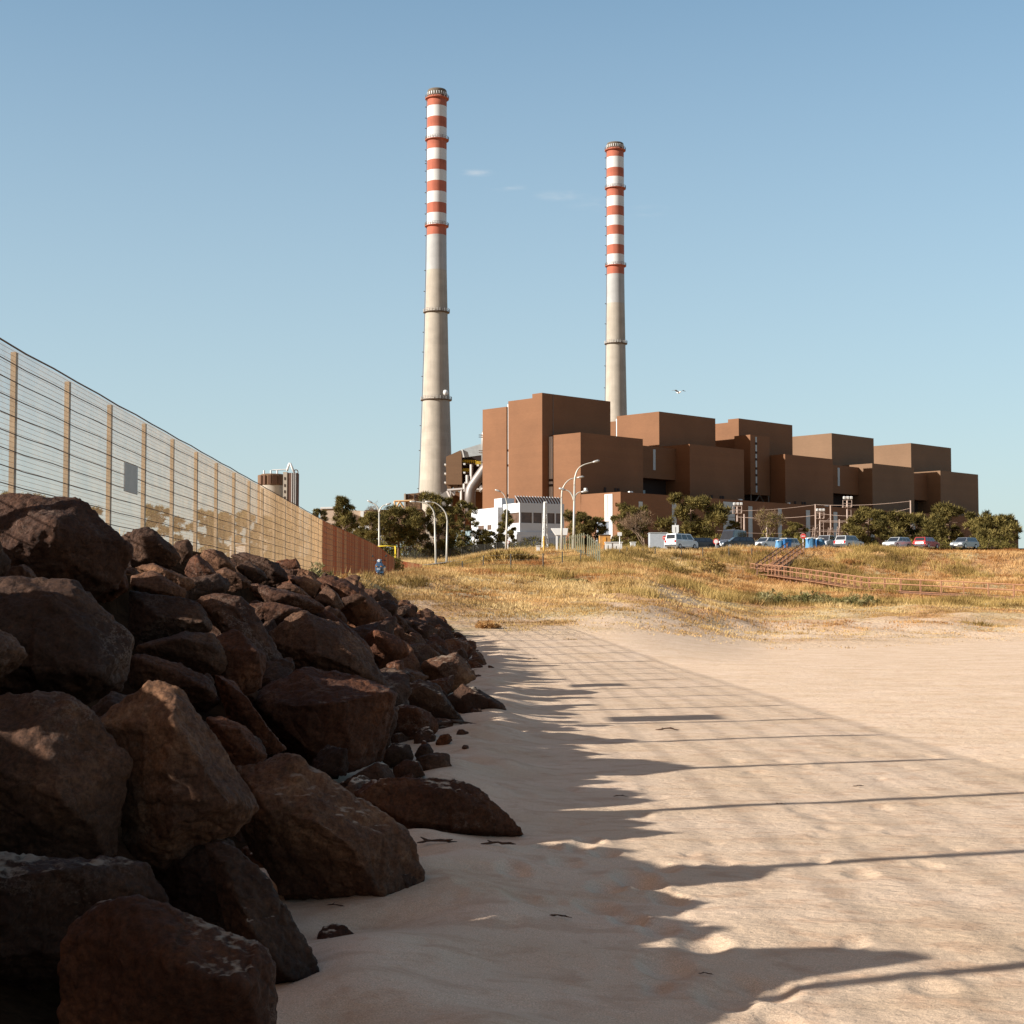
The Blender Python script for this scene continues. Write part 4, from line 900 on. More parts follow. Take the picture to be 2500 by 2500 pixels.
DARK = mat('dark_void', (.035, .022, .018), .9)
WSTRIP = mat('white_strip_glazing', (.55, .53, .50), .5, var=.06)
PANEL = mat('grey_sheet_panel', (.36, .38, .38), .5, var=.15, scale=.6)
CONC = streaked('pale_concrete', (.335, .29, .235), .17)
CWHITE = streaked('chimney_white', (.52, .51, .49), .08)
CRED = streaked('chimney_red', (.335, .10, .06), .22)
CGREY = streaked('chimney_pale_grey', (.33, .32, .305), .14)
SOOT = mat('sooty_rim', (.11, .085, .06), .8, var=.35, scale=.8)
STEELD = mat('dark_steel', (.12, .09, .07), .6, .3)
STEEL = mat('zinc_steel', (.30, .28, .26), .45, .6, var=.15)
YEL = mat('yellow_paint', (.55, .36, .03), .6)
WHITE = mat('white_paint', (.62, .61, .58), .5, var=.06, scale=1)
GLASSD = mat('dark_window_glass', (.03, .035, .045), .12, 0, spec=.6, var=.3)
A_ = rad(46.2); U = Vector((math.sin(A_), math.cos(A_), 0)); Vv = Vector((-math.cos(A_), math.sin(A_), 0)); P0 = Vector((11.8, 620, 0))
PS = empty('power_station', (11.8, 620, 18), -A_+PI/2, 'long stepped brown clad power station with four tall boiler blocks', 'power station')
def ub(mb, u0, u1, v0, v1, z0, z1, mi=0):
    """box in building axes; heights above the eye"""
    return mb.bb(u0, u1, v0, v1, z0+EYE-18, z1+EYE-18, mi)
GZ0 = 12
def part(name, m, *boxes, bevel=0):
    for b_ in boxes:
        mb = MB(); ub(mb, *b_); o = mb.build(name, m, PS, bevel=bevel)
    return o
# boiler blocks
part('boiler_block', BROWN, (0, 39.1, 5.5, 19.2, GZ0, 80.0)); part('boiler_front', BROWN, (-.06, 39.2, 0, 5.49, GZ0, 81.6))
part('boiler_block_rear', BROWN, (.4, 39, 20.7, 34.7, GZ0, 78.0)); part('stair_window_strip', WSTRIP, (1.0, 38, 19.2, 20.7, GZ0, 79.0))
part('window_joint', DARK, *[(.9, 1.05, 19.25, 20.65, z, z+.9) for z in (26, 34, 42, 54, 60)])
part('edge_joint', STEELD, (5.75, 6.1, -.1, 0, 30, 81.6))
part('boiler_block', BROWN, (69.3, 106.6, .0, 24, GZ0, 80.0)); part('boiler_block_rear', BROWN, (69.8, 106, 25.2, 42, GZ0, 78)); part('stair_window_strip', WSTRIP, (70, 105, 24, 25.2, GZ0, 79))
part('boiler_block', BROWN, (123, 162.5, 6.0, 34, GZ0, 80.0)); part('boiler_front', BROWN, (122.94, 162.6, 0, 5.99, GZ0, 81.4))
part('boiler_block', BROWN2, (193.6, 228.8, .0, 36, GZ0, 80.0))
part('boiler_block', BROWN2, (262, 300, .0, 36, GZ0, 80.0))
# bunker blocks in front
for i, (a, b_) in enumerate(((4.3, 40.3), (69.3, 105.3), (134.5, 170.5), (193.3+9, 238), (262, 298))):
    part('bunker_block', BROWN if i < 3 else BROWN2, (a, b_, -16.5, -.15, GZ0, 65.1))
part('stair_window_strip', WSTRIP, (3.5, 4.25, -1.5, -.2, GZ0, 64.6)); part('window_joint', DARK, *[(3.45, 4.3, -1.55, -.15, z, z+1) for z in (24, 36, 45, 47)])
# recessed links between them, overhanging a dark void
for a, b_ in ((40.35, 69.25), (171, 202.2), (238.1, 261.9)):
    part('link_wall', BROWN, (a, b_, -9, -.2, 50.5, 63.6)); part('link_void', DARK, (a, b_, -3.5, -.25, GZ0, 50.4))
part('stair_window_strip', PANEL, (55.0, 56.4, -9.14, -9.0, 54, 62.5)); part('stair_window_strip', PANEL, (185, 186.6, -9.14, -9.0, 54, 62.5))
part('window_strip_base', PANEL, (54.8, 56.2, -3.64, -3.5, 42, 46))
# stair tower between second and third bunker block
part('stair_tower', BROWN, (119.5, 133.3, -9, -.2, 47, 73.2)); part('tower_strip', PANEL, (123.0, 124.0, -9.14, -9.0, 48, 72.5)); part('window_joint', DARK, *[(122.9, 124.1, -9.2, -9.1, z, z+1.1) for z in (51, 55, 58, 62, 65, 69)])
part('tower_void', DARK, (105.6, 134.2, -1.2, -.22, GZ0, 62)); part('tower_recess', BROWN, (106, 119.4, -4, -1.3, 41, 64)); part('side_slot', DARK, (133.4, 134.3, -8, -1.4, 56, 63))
mbx = MB()
for a, b_, c, d in ((121, 126.5, 41.5, 47), (132, 126.5, 41.5, 47)): mbx.bar((a, -8.5, c+EYE-18), (b_, -8.5, d+EYE-18), .5)
for a in (120.2, 132.8): mbx.bar((a, -8.6, 41.2+EYE-18), (a, -8.6, 47+EYE-18), .5)
mbx.build('tower_bracing', STEELD, PS)
# turbine hall (podium)
part('turbine_hall', BROWN, (4.3, 300, -37.1, -16.7, GZ0-4, 41.2)); part('turbine_hall_end', BROWN, (4.35, 60, -16.7, 24, GZ0-4, 38))
def u_on(px, v):
    k = (px-1250)/F; o_ = P0+Vv*v; return (k*o_.y-o_.x)/(U.x-k*U.y)
part('door_panel', WSTRIP, (4.0, 4.3, -33.2, -29.2, GZ0, 40.6))
part('window_joint', DARK, (3.95, 4.0, -31.1, -30.8, 32, 40.3))
for px, w, h in ((1564, 2.2, 38), (1646, 2.6, 40.6), (1832, 2.6, 39), (1904, 2.6, 39), (1973, 2.8, 39), (2040, 2.8, 39), (2130, 2.8, 39), (2230, 3, 39)):
    u = u_on(px, -37.1); part('wall_strip', PANEL, (u-w/2, u+w/2, -37.3, -37.1, GZ0, h))
u = u_on(1766, -37.1); u2 = u_on(1794, -37.1)
part('roller_panel', PANEL, (u, u2, -37.35, -37.1, 22, 40.2)); part('panel_joint', STEELD, *[(u, u2, -37.42, -37.35, z, z+.16) for z in (25, 28, 31, 34, 37)])
for px in (1477, 1503, 1510, 1738, 1760, 1766, 1942, 1960, 1966):
    u = u_on(px, -16.5); part('vent_opening', DARK, (u-.6, u+.6, -16.7, -16.5, 42.6, 44.6))
for px in (1430, 1538, 1542, 1806, 1810, 1927, 2016, 2020):
    u = u_on(px, -30); part('roof_vent', WHITE, (u-.5, u+.5, -30.5, -29.5, 41.2, 42.4), bevel=.15)
# ---- chimneys
def chimney(label, Y, prof, bands, rings, cap, pxc):
    c = at(pxc, 1200, Y); gz = 17.0; z = lambda py: at(pxc, py, Y).z
    root = empty('chimney', (c.x, Y, gz), 0, label, 'chimney', 'striped power station chimneys')
    pr = sorted(prof, reverse=True); P_ = []; 
    pys = [p for p, _ in pr]; rs = [r for _, r in pr]
    def R_(py): return float(np.interp(py, pys[::-1], rs[::-1]))*Y/F
    cuts = sorted(set([b for b, _ in bands]+pys), reverse=True)
    P_ = [(R_(pys[0])*1.03, -3)]+[(R_(py), z(py)-gz) for py in cuts]
    mis = [2]+[next(mi for b, mi in reversed(bands) if (cuts[i]+cuts[i+1])/2 >= b) if (cuts[i]+cuts[i+1])/2 >= bands[0][0] else 0 for i in range(len(cuts)-1)]+[1]
    mis.append(mis[-1])
    MB().lathe(P_, n=72, mis=mis).build('shaft', [CWHITE, CRED, CONC, CGREY], root)
    for s_ in root.children: s_.data.polygons.foreach_set('use_smooth', [len(p.vertices) == 4 for p in s_.data.polygons])
    r = R_(cap[0])
    MB().lathe([(r*1.0, z(cap[0])-gz-.4), (r*.985, z(cap[0])-gz+.4), (r*.985, z(cap[1])-gz-.5), (r*.9, z(cap[1])-gz), (r*.8, z(cap[1])-gz-.2), (r*.78, z(cap[1])-gz-2)], n=48).build('rim', SOOT, root)
    mb = MB()
    for k in range(24): a = 2*PI*k/24; mb.box((math.cos(a)*r*.99, math.sin(a)*r*.99, z(cap[0])-gz+1.1), (.5, .35, 1.4), a)
    mb.build('rim_lugs', WHITE, root)
    for py, d_ in rings:
        r = R_(py); zz = z(py)-gz; g = MB()
        g.lathe([(r*.99, zz-.55), (r+1.0, zz-.2), (r+1.05, zz+.1), (r*.99, zz+.12)], n=48); ga = g.build('gallery', CRED if d_ == 1 else STEELD, root)
        g = MB(); n = 30
        for k in range(n):
            a = 2*PI*k/n; g.bar((math.cos(a)*(r+.98), math.sin(a)*(r+.98), zz), (math.cos(a)*(r+.98), math.sin(a)*(r+.98), zz+1.5), .12)
        for h_ in (.8, 1.5): g.tube([(math.cos(2*PI*k/n)*(r+.98), math.sin(2*PI*k/n)*(r+.98), zz+h_) for k in range(n+1)], .06, 4, cap=False)
        g.build('gallery_railing', STEELD if d_ != 2 else STEEL, root)
    g = MB(); a = PI*1.03; pts = [(math.cos(a)*(R_(py)+.35), math.sin(a)*(R_(py)+.35), z(py)-gz) for py in cuts]; g.tube(pts, .13, 4)
    for i in range(len(pts)-1):
        n = max(1, int((pts[i+1][2]-pts[i][2])/9))
        for k in range(n):
            p = Vector(pts[i]).lerp(Vector(pts[i+1]), k/n); g.box((p.x-.3, p.y, p.z), (.8, .5, .28))
    g.build('ladder', STEELD, root)
    return root, R_, z, gz
b1 = [(237, 1), (262, 0), (289, 1), (314, 0), (342, 1), (366.7, 0), (393.6, 1), (418.4, 0), (445, 1), (471, 0), (498, 1), (523, 0), (552, 1), (576, 3), (661, 2)]
r1, Rf, zf, gz = chimney('taller striped chimney left of the brown blocks, its shaft seen down to the trees', 750, [(1300, 44), (1250, 42.5), (1193, 40.5), (1100, 37), (979, 33), (860, 29.5), (763, 27.3), (661, 25), (576, 24.2), (400, 24.1), (237, 24.1)], b1, [(242, 1), (343, 1), (553, 1), (763, 2), (977, 2), (1212, 2)], (237, 220), 1064.5)
MB().lathe([(.1, 0), (1.3, .35), (1.4, .9), (1.2, 1.0), (.1, .7)], (Rf(962)*.72, -Rf(962)*.9, zf(962)-gz), n=20, axis='Y').build('dish_antenna', WHITE, r1, smooth=True)
b2 = [(364, 1), (386, 0), (412.7, 1), (434.5, 0), (460.6, 1), (481.6, 0), (506, 1), (528.8, 0), (553, 1), (575.6, 0), (600, 1), (623, 0), (649, 1), (671, 3), (741.7, 2)]
chimney('striped chimney rising behind the second brown block, farther away', 836, [(1300, 36), (1030, 27), (1001, 26.2), (840, 23.4), (742, 21.9), (671, 21.3), (364, 21.2)], b2, [(368, 1), (461, 1), (650, 1), (839.6, 2)], (364, 350), 1505)
# ---- filter house and flue left of the boilers (at 665 m)
def q(px, py, Y): return at(px, py, Y)
o_ = q(1110, 1200, 662); FH = empty('filter_house', (o_.x, 662, 17), 0, 'brown filter house with slanted top and yellow railed decks beside the left chimney', 'industrial building')
fo = FH.location
def quadprism(pts, Y0, Y1, name, m, par, org):
    mb = MB(); A = [q(x, y, Y0) for x, y in pts]; B = [q(x, y, Y0)+Vector((0, Y1-Y0, 0)) for x, y in pts]; n = len(pts)
    mb.add(A+B, [tuple(range(n)), tuple(range(n, 2*n))[::-1]]+[(i, i+n, (i+1) % n+n, (i+1) % n) for i in range(n)]); return mb.build(name, m, par, off=org)
quadprism([(1089, 1115), (1124.5, 1099), (1127, 1112), (1127.5, 1183), (1089, 1183)], 655, 672, 'side_wall', BROWN2, FH, fo)
quadprism([(1126, 1098), (1176, 1083), (1176, 1111), (1131, 1117)], 656, 661, 'top_panel', PANEL, FH, fo)
quadprism([(1125, 1098), (1129, 1097), (1134, 1116), (1129, 1117)], 655.2, 655.9, 'panel_edge', WHITE, FH, fo)
quadprism([(1128, 1112), (1186, 1108), (1186, 1196), (1128, 1190)], 668, 676, 'dark_interior', DARK, FH, fo)
for x0, x1, nm in ((1090, 1103, 'hopper'), (1103, 1122, 'hopper'), (1118, 1129, 'hopper')):
    quadprism([(x0, 1183.2), (x1, 1183.2), ((x0+x1)/2+3, 1197), ((x0+x1)/2-3, 1197)], 656, 670, nm, BROWN2, FH, fo)
for (x0, x1, y) in ((1130, 1162, 1131), (1130, 1152, 1152), (1163, 1180, 1134)):
    quadprism([(x0, y), (x1, y+1), (x1, y+2.5), (x0, y+1.5)], 657, 664, 'deck', STEELD, FH, fo)
    quadprism([(x0+1, y-.3), (x0+6, y), (x0+6, y+4), (x0+1, y+3.6)], 655, 658, 'deck_box', WHITE, FH, fo)
    mb = MB()
    for k in range(7):
        a = q(x0+(x1-x0)*k/6, y, 657); mb.bar(a, a+Vector((0, 0, 1.3)), .2)
    for h_ in (.7, 1.3): mb.bar(q(x0, y, 657)+Vector((0, 0, h_)), q(x1, y+1, 657)+Vector((0, 0, h_)), .2)
    mb.build('deck_railing', YEL, FH, off=fo)
for y in (1132, 1154, 1176): quadprism([(1084.5, y), (1088.8, y), (1088.8, y+4.5), (1084.5, y+3.5)], 656, 662, 'side_box', WHITE, FH, fo)
mb = MB()
for a, b_ in (((1092, 1198), (1130, 1195)), ((1093, 1198), (1101, 1216)), ((1097, 1198), (1110, 1208)), ((1141, 1160), (1141, 1180)), ((1134, 1181), (1150, 1180)), ((1134, 1181), (1134, 1200)), ((1162, 1196), (1184, 1197)), ((1172, 1187), (1186, 1196)), ((1171, 1200), (1186, 1186)), ((1184, 1197), (1184, 1240)), ((1100, 1198), (1100, 1240)), ((1127, 1196), (1127, 1240)), ((1151, 1134), (1151, 1196))):
    mb.bar(q(*a, 655), q(*b_, 655), 1.0)
mb.build('steel_frame', mat('white_steel', (.38, .34, .31), .5, var=.1), FH, off=fo)
quadprism([(1096, 1202), (1190, 1198), (1190, 1290), (1096, 1290)], 672, 690, 'base_wall', BROWN, FH, fo)
quadprism([(1060, 1218), (1092, 1197), (1098, 1216), (1080, 1250), (1060, 1250)], 664, 674, 'inlet_duct', STEEL, FH, fo)
FD = empty('flue_duct', q(1147, 1240, 648), 0, 'fat silver flue pipe climbing diagonally beside the boiler block', 'duct'); fo = FD.location
mb = MB(); pts = [q(1147.5, 1262, 648), q(1147.5, 1205, 648), q(1149, 1196, 648), q(1153, 1187, 648), q(1186, 1141, 648), q(1194, 1130, 648)]
mb.tube(pts, 2.15, 20); mb.build('diagonal_duct', mat('duct_metal', (.20, .175, .16), .5, .5, var=.18, scale=.4), FD, off=fo, smooth=True)
FP = empty('vent_stack', q(1180, 1140, 656), 0, 'upright pale pipe with ring clamps and a pointed top beside the boiler block', 'pipe'); fo = FP.location
mb = MB(); mb.tube([q(1180, 1142, 656), q(1180, 1062, 656), q(1183, 1040, 656)], [.85, .85, .25], 14); mb.build('pipe', mat('pale_pipe', (.30, .29, .27), .45, .4), FP, off=fo, smooth=True)
mb = MB()
for y in (1062, 1067, 1100, 1105, 1128, 1134): c = q(1180, y, 656); mb.lathe([(.9, -.12), (1.35, -.12), (1.35, .12), (.9, .12)], c, n=14); mb.bar(c+Vector((-1.3, 0, 0)), c+Vector((-1.9, 0, 0)), .2)
mb.build('ring_clamps', STEELD, FP, off=fo)
# ---- low brown block and halls left of the chimney
o_ = q(1003, 1230, 705); B2 = empty('brown_shed', (o_.x, 705, 17), 0, 'small brown block with two dark stepped openings left of the chimney', 'industrial building'); fo = B2.location
quadprism([(990, 1206), (1026, 1203), (1026, 1300), (990, 1300)], 700, 715, 'wall', BROWN2, B2, fo); quadprism([(986, 1206), (990, 1204), (990, 1300), (986, 1300)], 699, 700.5, 'corner_strip', CONC, B2, fo)
for x in (995, 1011): quadprism([(x, 1207), (x+5, 1207), (x+5, 1213), (x+2.6, 1213), (x+2.6, 1222), (x, 1222)], 699.4, 699.9, 'opening', DARK, B2, fo)
mb = MB()
for a, b_ in (((962, 1224), (1010, 1222)), ((963, 1224), (965, 1245)), ((975, 1224), (965, 1245)), ((975, 1224), (986, 1240))): mb.bar(q(*a, 690), q(*b_, 690), .6)
mb.build('conveyor_frame', mat('ochre_steel', (.5, .32, .16), .6), B2, off=fo)
o_ = q(850, 1260, 560); B3 = empty('pale_hall', (o_.x, 560, 17), 0, 'low pale industrial hall with white roof edge behind the slim pointed pine', 'industrial building'); fo = B3.location
quadprism([(782, 1242), (905, 1248), (905, 1310), (782, 1310)], 556, 580, 'wall', mat('pale_brick', (.45, .33, .24), .9), B3, fo); quadprism([(782, 1238), (830, 1237), (830, 1241.5), (782, 1242)], 555.5, 581, 'roof', WHITE, B3, fo)
quadprism([(880, 1248), (888, 1248), (888, 1262), (880, 1262)], 555.4, 555.9, 'door', WHITE, B3, fo)
o_ = q(940, 1260, 570); B4 = empty('brown_hall', (o_.x, 570, 17), 0, 'low brown hall behind the pines between the pale hall and the chimney', 'industrial building'); fo = B4.location
quadprism([(893, 1246), (986, 1243), (1030, 1243), (1030, 1310), (893, 1310)], 566, 590, 'wall', BROWN2, B4, fo); quadprism([(891, 1245), (1030, 1242), (1030, 1243.6), (891, 1246.4)], 565.5, 590.5, 'roof', STEELD, B4, fo)
# ---- silos far left
SL = empty('silo', (q(665, 1200, 520).x, 520, 16), 0, 'pale round silo with a ribbed brown head seen over the fence', 'silo'); c = SL.location
R_ = 30*520/F; z = lambda y: q(665, y, 520).z-c.z
MB().lathe([(R_, -4), (R_, z(1186))], n=40).build('drum', CONC, SL, smooth=False)
MB().lathe([(R_*.99, z(1186)), (R_*1.02, z(1184)), (R_*1.02, z(1160)), (R_*.9, z(1158))], n=12).build('head', BROWN2, SL)
mb = MB()
for a, w in ((-.35, 1.3), (-.9, .8), (-1.25, 1.4), (-1.65, .9), (-2.1, .9), (-2.5, 1)): mb.box((math.cos(a)*R_*1.03, math.sin(a)*R_*1.03, (z(1184)+z(1162))/2), (.5, w, z(1162)-z(1184)), a)
mb.build('ribs', mat('dark_ribs', (.10, .05, .03), .9), SL)
mb = MB()
for x in (-2.6, -.4, 1.7): mb.tube([(x, -1, z(1158)), (x, -1, z(1149))], .28, 8)
mb.bar((0, -1, z(1148)), (5, -1, z(1147)), .25); mb.build('vents', WHITE, SL)
SL2 = empty('silo', (q(645, 1200, 545).x, 545, 16), 0, 'second round silo half hidden at the left of the ribbed one', 'silo'); z2 = lambda y: q(640, y, 545).z-16
MB().lathe([(16*545/F, -4), (16*545/F, z2(1161)), (14*545/F, z2(1160))], n=32).build('drum', BROWN2, SL2)
TW = empty('silo_tower', (q(711, 1200, 512).x, 512, 16), 0, 'square dark ribbed tower with an inverted V pipe on top beside the silo', 'tower'); z = lambda y: q(711, y, 512).z-16
k = 512/F
mb = MB(); mb.bb(-9*k, 16*k, -1, 3, -4, z(1155)); mb.build('shaft', mat('tower_brown', (.13, .075, .055), .9, var=.3), TW)
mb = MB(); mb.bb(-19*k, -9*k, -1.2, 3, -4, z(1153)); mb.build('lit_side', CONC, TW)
mb = MB(); [mb.box((-14.5*k, -1.25, z(y)), (.4, .1, .9)) for y in (1169, 1186, 1201, 1216)]; mb.build('slit_window', DARK, TW)
mb = MB(); [mb.bar((x*k, -1.1, -4), (x*k, -1.1, z(1155)), .28) for x in (3, 8, 12)]; mb.build('riser_pipe', STEEL, TW)
mb = MB(); mb.tube([(-11*k, 0, z(1150)), (-5*k, 0, z(1131)), (-3*k, 0, z(1131)), (9*k, 0, z(1158))], .35, 8); mb.build('inverted_v_pipe', WHITE, TW, smooth=True)
mb = MB(); mb.tube([(7*k, 0, z(1150))]+[((11+5*math.cos(t))*k, 0, z(1152)+5*k*math.sin(t)) for t in np.linspace(PI, 0, 8)]+[(16*k, 0, z(1158))], .18, 6); mb.build('looped_pipe', STEELD, TW)
# ---- white office building
ow = q(1269, 1300, 330); OF = empty('office_building', (ow.x, 330, Tz(ow.x, 330)), 0, 'white office building with long window bands in front of the brown blocks', 'office building'); fo = OF.location
OWH = mat('office_white', (.47, .48, .49), .7, var=.04, scale=.3); OG = mat('office_glass', (.09, .055, .04), .3, 0, spec=.4, var=.4, scale=.8); OG2 = mat('office_blinds', (.27, .29, .31), .5, var=.25, scale=.8)
ua = rad(62); OU = Vector((math.sin(ua), math.cos(ua), 0)); OV = Vector((-math.cos(ua)*.9, math.sin(ua)*.9, 0)).normalized()
def ob(name, m, *bx, par=OF, bevel=0):
    mb = MB()
    for (u0, u1, v0, v1, za, zb) in bx:
        vs = []
        for u in (u0, u1):
            for v in (v0, v1):
                for zz in (za, zb): p = OU*u+OV*v; vs.append((p.x, p.y, zz))
        mb.add(vs, [(0, 1, 3, 2), (4, 6, 7, 5), (0, 4, 5, 1), (2, 3, 7, 6), (0, 2, 6, 4), (1, 5, 7, 3)])
    return mb.build(name, m, par, bevel=bevel)
H = q(1269, 1227, 330).z-fo.z; h1 = H*.36; h2 = H*.62
ob('lower_wall', OWH, (-1, 10.8, -.4, 14, -2, h2-2.4)); ob('upper_wall', OWH, (0, 10.6, 0, 7.5, h2-1.9, h2), (0, 10.6, 0, 7.5, H-2.0, H))
ob('lower_band', OWH, (-.8, 10.7, -.3, 13.8, h2-2.4, h2-1.9))
ob('window_band', OG, (.3, 10.4, .25, 7.3, h2, H-2.0)); ob('window_band', OG2, (.2, 10.5, -.52, -.4, h1-1.8, h1-.2))
[ob('mullion', OWH, (u, u+.3, -.02, .3, h2, H-2.0)) for u in (0, 2.9, 5.2, 6.2, 8.3, 10.3)]; ob('mullion', OWH, *[(u, u+.12, -.56, -.45, h1-1.9, h1-.1) for u in np.arange(.4, 10.6, .55)])
ob('wing', OWH, (-1.2, 4, 7.5, 20, -2, H-.6)); ob('stair_head', OWH, (0, 3, 8, 11.5, H-.6, H+1.4)); ob('wing_window', OG, (-1.28, -1.2, 10.5, 12.2, h2-1, h2), (-1.28, -1.2, 14, 16.5, h2-1, h2))
mb = MB()
for k_ in range(16):
    p = OU*(-.2+k_*.68)+OV*.6; mb.bar((p.x-.5, p.y, H+1.5), (p.x+.35, p.y, H+.05), .16)
mb.build('roof_fins', OWH, OF); ob('roof_louvre', mat('louvre_brown', (.12, .06, .04), .8), (-.3, 10.4, 1.2, 1.6, H, H+1.35))
# ------------------------------------------------------------ road, street furniture
ASPH = mat('asphalt', (.17, .155, .14), .9, var=.2, scale=1.5, bump=.3)
V_ = []; F_ = []
path = [(-9.8, 180), (-9.2, 190), (-7.6, 204), (-2, 222), (8, 246), (22, 285), (34, 320)]
ptsn = []
for i in range(len(path)-1):
    for k in range(8):
        t = k/8; ptsn.append(Vector(path[i]).lerp(Vector(path[i+1]), t))
for i in range(len(ptsn)-1):
    d = (ptsn[i+1]-ptsn[i]).normalized(); nn = Vector((d.y, -d.x))*2.4
    for s_ in (-1, -.33, .33, 1): p = ptsn[i]+nn*s_; V_.append((p.x, p.y, Tz(p.x, p.y)+.3))
n = len(ptsn)-1
F_ = [(i*4+k, i*4+k+1, (i+1)*4+k+1, (i+1)*4+k) for i in range(n-1) for k in range(3)]
MB().add(V_, F_).build('road', ASPH, None); tag(COL.objects[-1], kind='structure')
# car park surface sheet
V_ = []; F_ = []; xs = np.linspace(0, 110, 34); ys = np.linspace(193, 236, 12)
for y in ys:
    for x in xs: xx = 14+x*(.62+.002*(y-193)); V_.append((xx, y, float(Tb(np.array([xx]), np.array([y]))[0])+.3))
F_ = [(j*34+i, j*34+i+1, (j+1)*34+i+1, (j+1)*34+i) for j in range(11) for i in range(33)]
MB().add(V_, F_).build('parking_ground', mat('gravel', (.33, .26, .19), .95, var=.25, scale=2, bump=.3)); tag(COL.objects[-1], kind='structure')
def pk(px, Y): p = gp(px, Y, 1340); p.z = float(Tb(np.array([p.x]), np.array([Y]))[0])+.32; return p
LAMP = mat('lamp_post_paint', (.45, .42, .36), .45, .2, var=.08)
LHEAD = mat('lamp_head_grey', (.42, .40, .37), .4, .3)
G = 'curved street lamps along the road'
def street_lamp(label, px, Y, arms, base_py=None, r=.115, low=None):
    """arms: list of pixel paths from the mast to each head"""
    g = gp(px, Y); root = empty('street_lamp', g, 0, label, 'street lamp', G)
    mast = [g+Vector((0, 0, -.3))]; top = at(arms[0][0][0], arms[0][0][1], Y)
    mb = MB(); mb.tube([g+Vector((0, 0, -.3)), g.lerp(top, .4), top], [r*1.25, r, r*.8], 10); mb.build('pole', LAMP, root, off=g, smooth=True)
    for a in arms:
        pts = [at(x, y, Y) for x, y in a]; sm = []
        for i in range(len(pts)-1):
            p0, p1, p2, p3 = pts[max(i-1, 0)], pts[i], pts[i+1], pts[min(i+2, len(pts)-1)]
            for k in range(5):
                t = k/5; sm.append(.5*((2*p1)+(p2-p0)*t+(2*p0-5*p1+4*p2-p3)*t*t+(3*p1-p0-3*p2+p3)*t**3))
        sm.append(pts[-1]); mb = MB(); mb.tube(sm, [r*.8-(r*.4)*i/len(sm) for i in range(len(sm))], 8); arm = mb.build('arm', LAMP, root, off=g, smooth=True)
        d = (sm[-1]-sm[-4]).normalized(); c = sm[-1]+d*.35
        mb = MB(); mb.tube([sm[-1]-d*.1, sm[-1]+d*.15, sm[-1]+d*.5, sm[-1]+d*.7], [r*.5, r*1.05, r*1.1, r*.5], 10); mb.build('lamp_head', LHEAD, root, off=g, smooth=True)
    return root
street_lamp('leftmost of the two curved lamps by the road bend, arm bending left', 1064.5, 195, [[(1061, 1262), (1057, 1245), (1044, 1231), (1026, 1226), (1014, 1225)]])
street_lamp('right one of the two curved lamps by the road bend, arm bending left', 1090, 193, [[(1092, 1270), (1088, 1253), (1077, 1238), (1063, 1228), (1052, 1226)]])
street_lamp('single curved lamp in front of the white office building', 1235, 205, [[(1238, 1235), (1236, 1222), (1231, 1209), (1225, 1202), (1221, 1200)]], r=.11)
street_lamp('lower curved lamp arching right in front of the second brown step', 1371.5, 180, [[(1371, 1215), (1373, 1196), (1381, 1180), (1393, 1170), (1411, 1166)]], r=.12)
street_lamp('tallest curved lamp arching right with two small low arms', 1400.5, 178, [[(1402.5, 1185), (1404, 1165), (1411, 1146), (1425, 1135), (1449, 1128)], [(1401, 1222), (1397, 1210), (1390, 1200), (1379, 1196)], [(1401, 1222), (1405, 1210), (1412, 1203), (1421, 1201)]], r=.13)
street_lamp('forked street lamp with two arms beyond the rusty fence', 926, 215, [[(925.5, 1252), (923, 1241), (917, 1232), (908, 1227)], [(925.5, 1252), (929, 1242), (935, 1235), (943, 1232)]], r=.12)
# lattice mast by the office and overhead poles at the right
def lattice(label, px, top, Y, w, name='lattice_mast', cat='mast', frac=1.0, col=None):
    g = gp(px, Y); H = at(px, top, Y).z-g.z; root = empty(name, g, .4, label, cat, 'lattice masts near the power station'); mb = MB(); m_ = col or WHITE
    hh = H*frac
    for sx_ in (-1, 1):
        for sy in (-1, 1): mb.bar((sx_*w, sy*w, -.3), (sx_*w*.35, sy*w*.35, hh), .09)
    n = int(hh/1.1)
    for k in range(n):
        t0, t1 = k/n, (k+1)/n; w0, w1 = w*(1-.65*t0), w*(1-.65*t1)
        for a, b_ in (((-1, -1), (1, -1)), ((1, -1), (1, 1)), ((1, 1), (-1, 1)), ((-1, 1), (-1, -1))):
            mb.bar((a[0]*w0, a[1]*w0, t0*hh), (b_[0]*w1, b_[1]*w1, t1*hh), .05); mb.bar((a[0]*w0, a[1]*w0, t0*hh), (b_[0]*w0, b_[1]*w0, t0*hh), .05)
    if frac < 1: mb.bar((0, 0, hh*.9), (0, 0, H), .2)
    mb.build('lattice', m_, root); return root
WST = mat('pylon_pink_grey', (.34, .25, .20), .6)
lattice('thin white lattice mast in front of the office building', 1331, 1225, 200, .32)
lattice('lattice pole carrying wires, leftmost of the three before the turbine hall', 1992, 1231, 300, .8, frac=.55, col=WST)
lattice('lattice pole carrying wires, middle one of the three before the turbine hall', 2029, 1233, 310, .8, frac=.55, col=WST)
lattice('short lattice pole, rightmost of the three before the turbine hall', 2050.5, 1268, 300, .7, frac=.8, col=WST)
for px, tp, lb in ((2225, 1222, 'lattice pole carrying wires beyond the right hand pine'),): lattice(lb, px, tp, 290, .8, frac=.55, col=WST)
mb = MB(); o_ = at(1992, 1232, 300)
WR = empty('overhead_wires', o_, 0, 'pale overhead wires crossing in front of the turbine hall', 'wires')
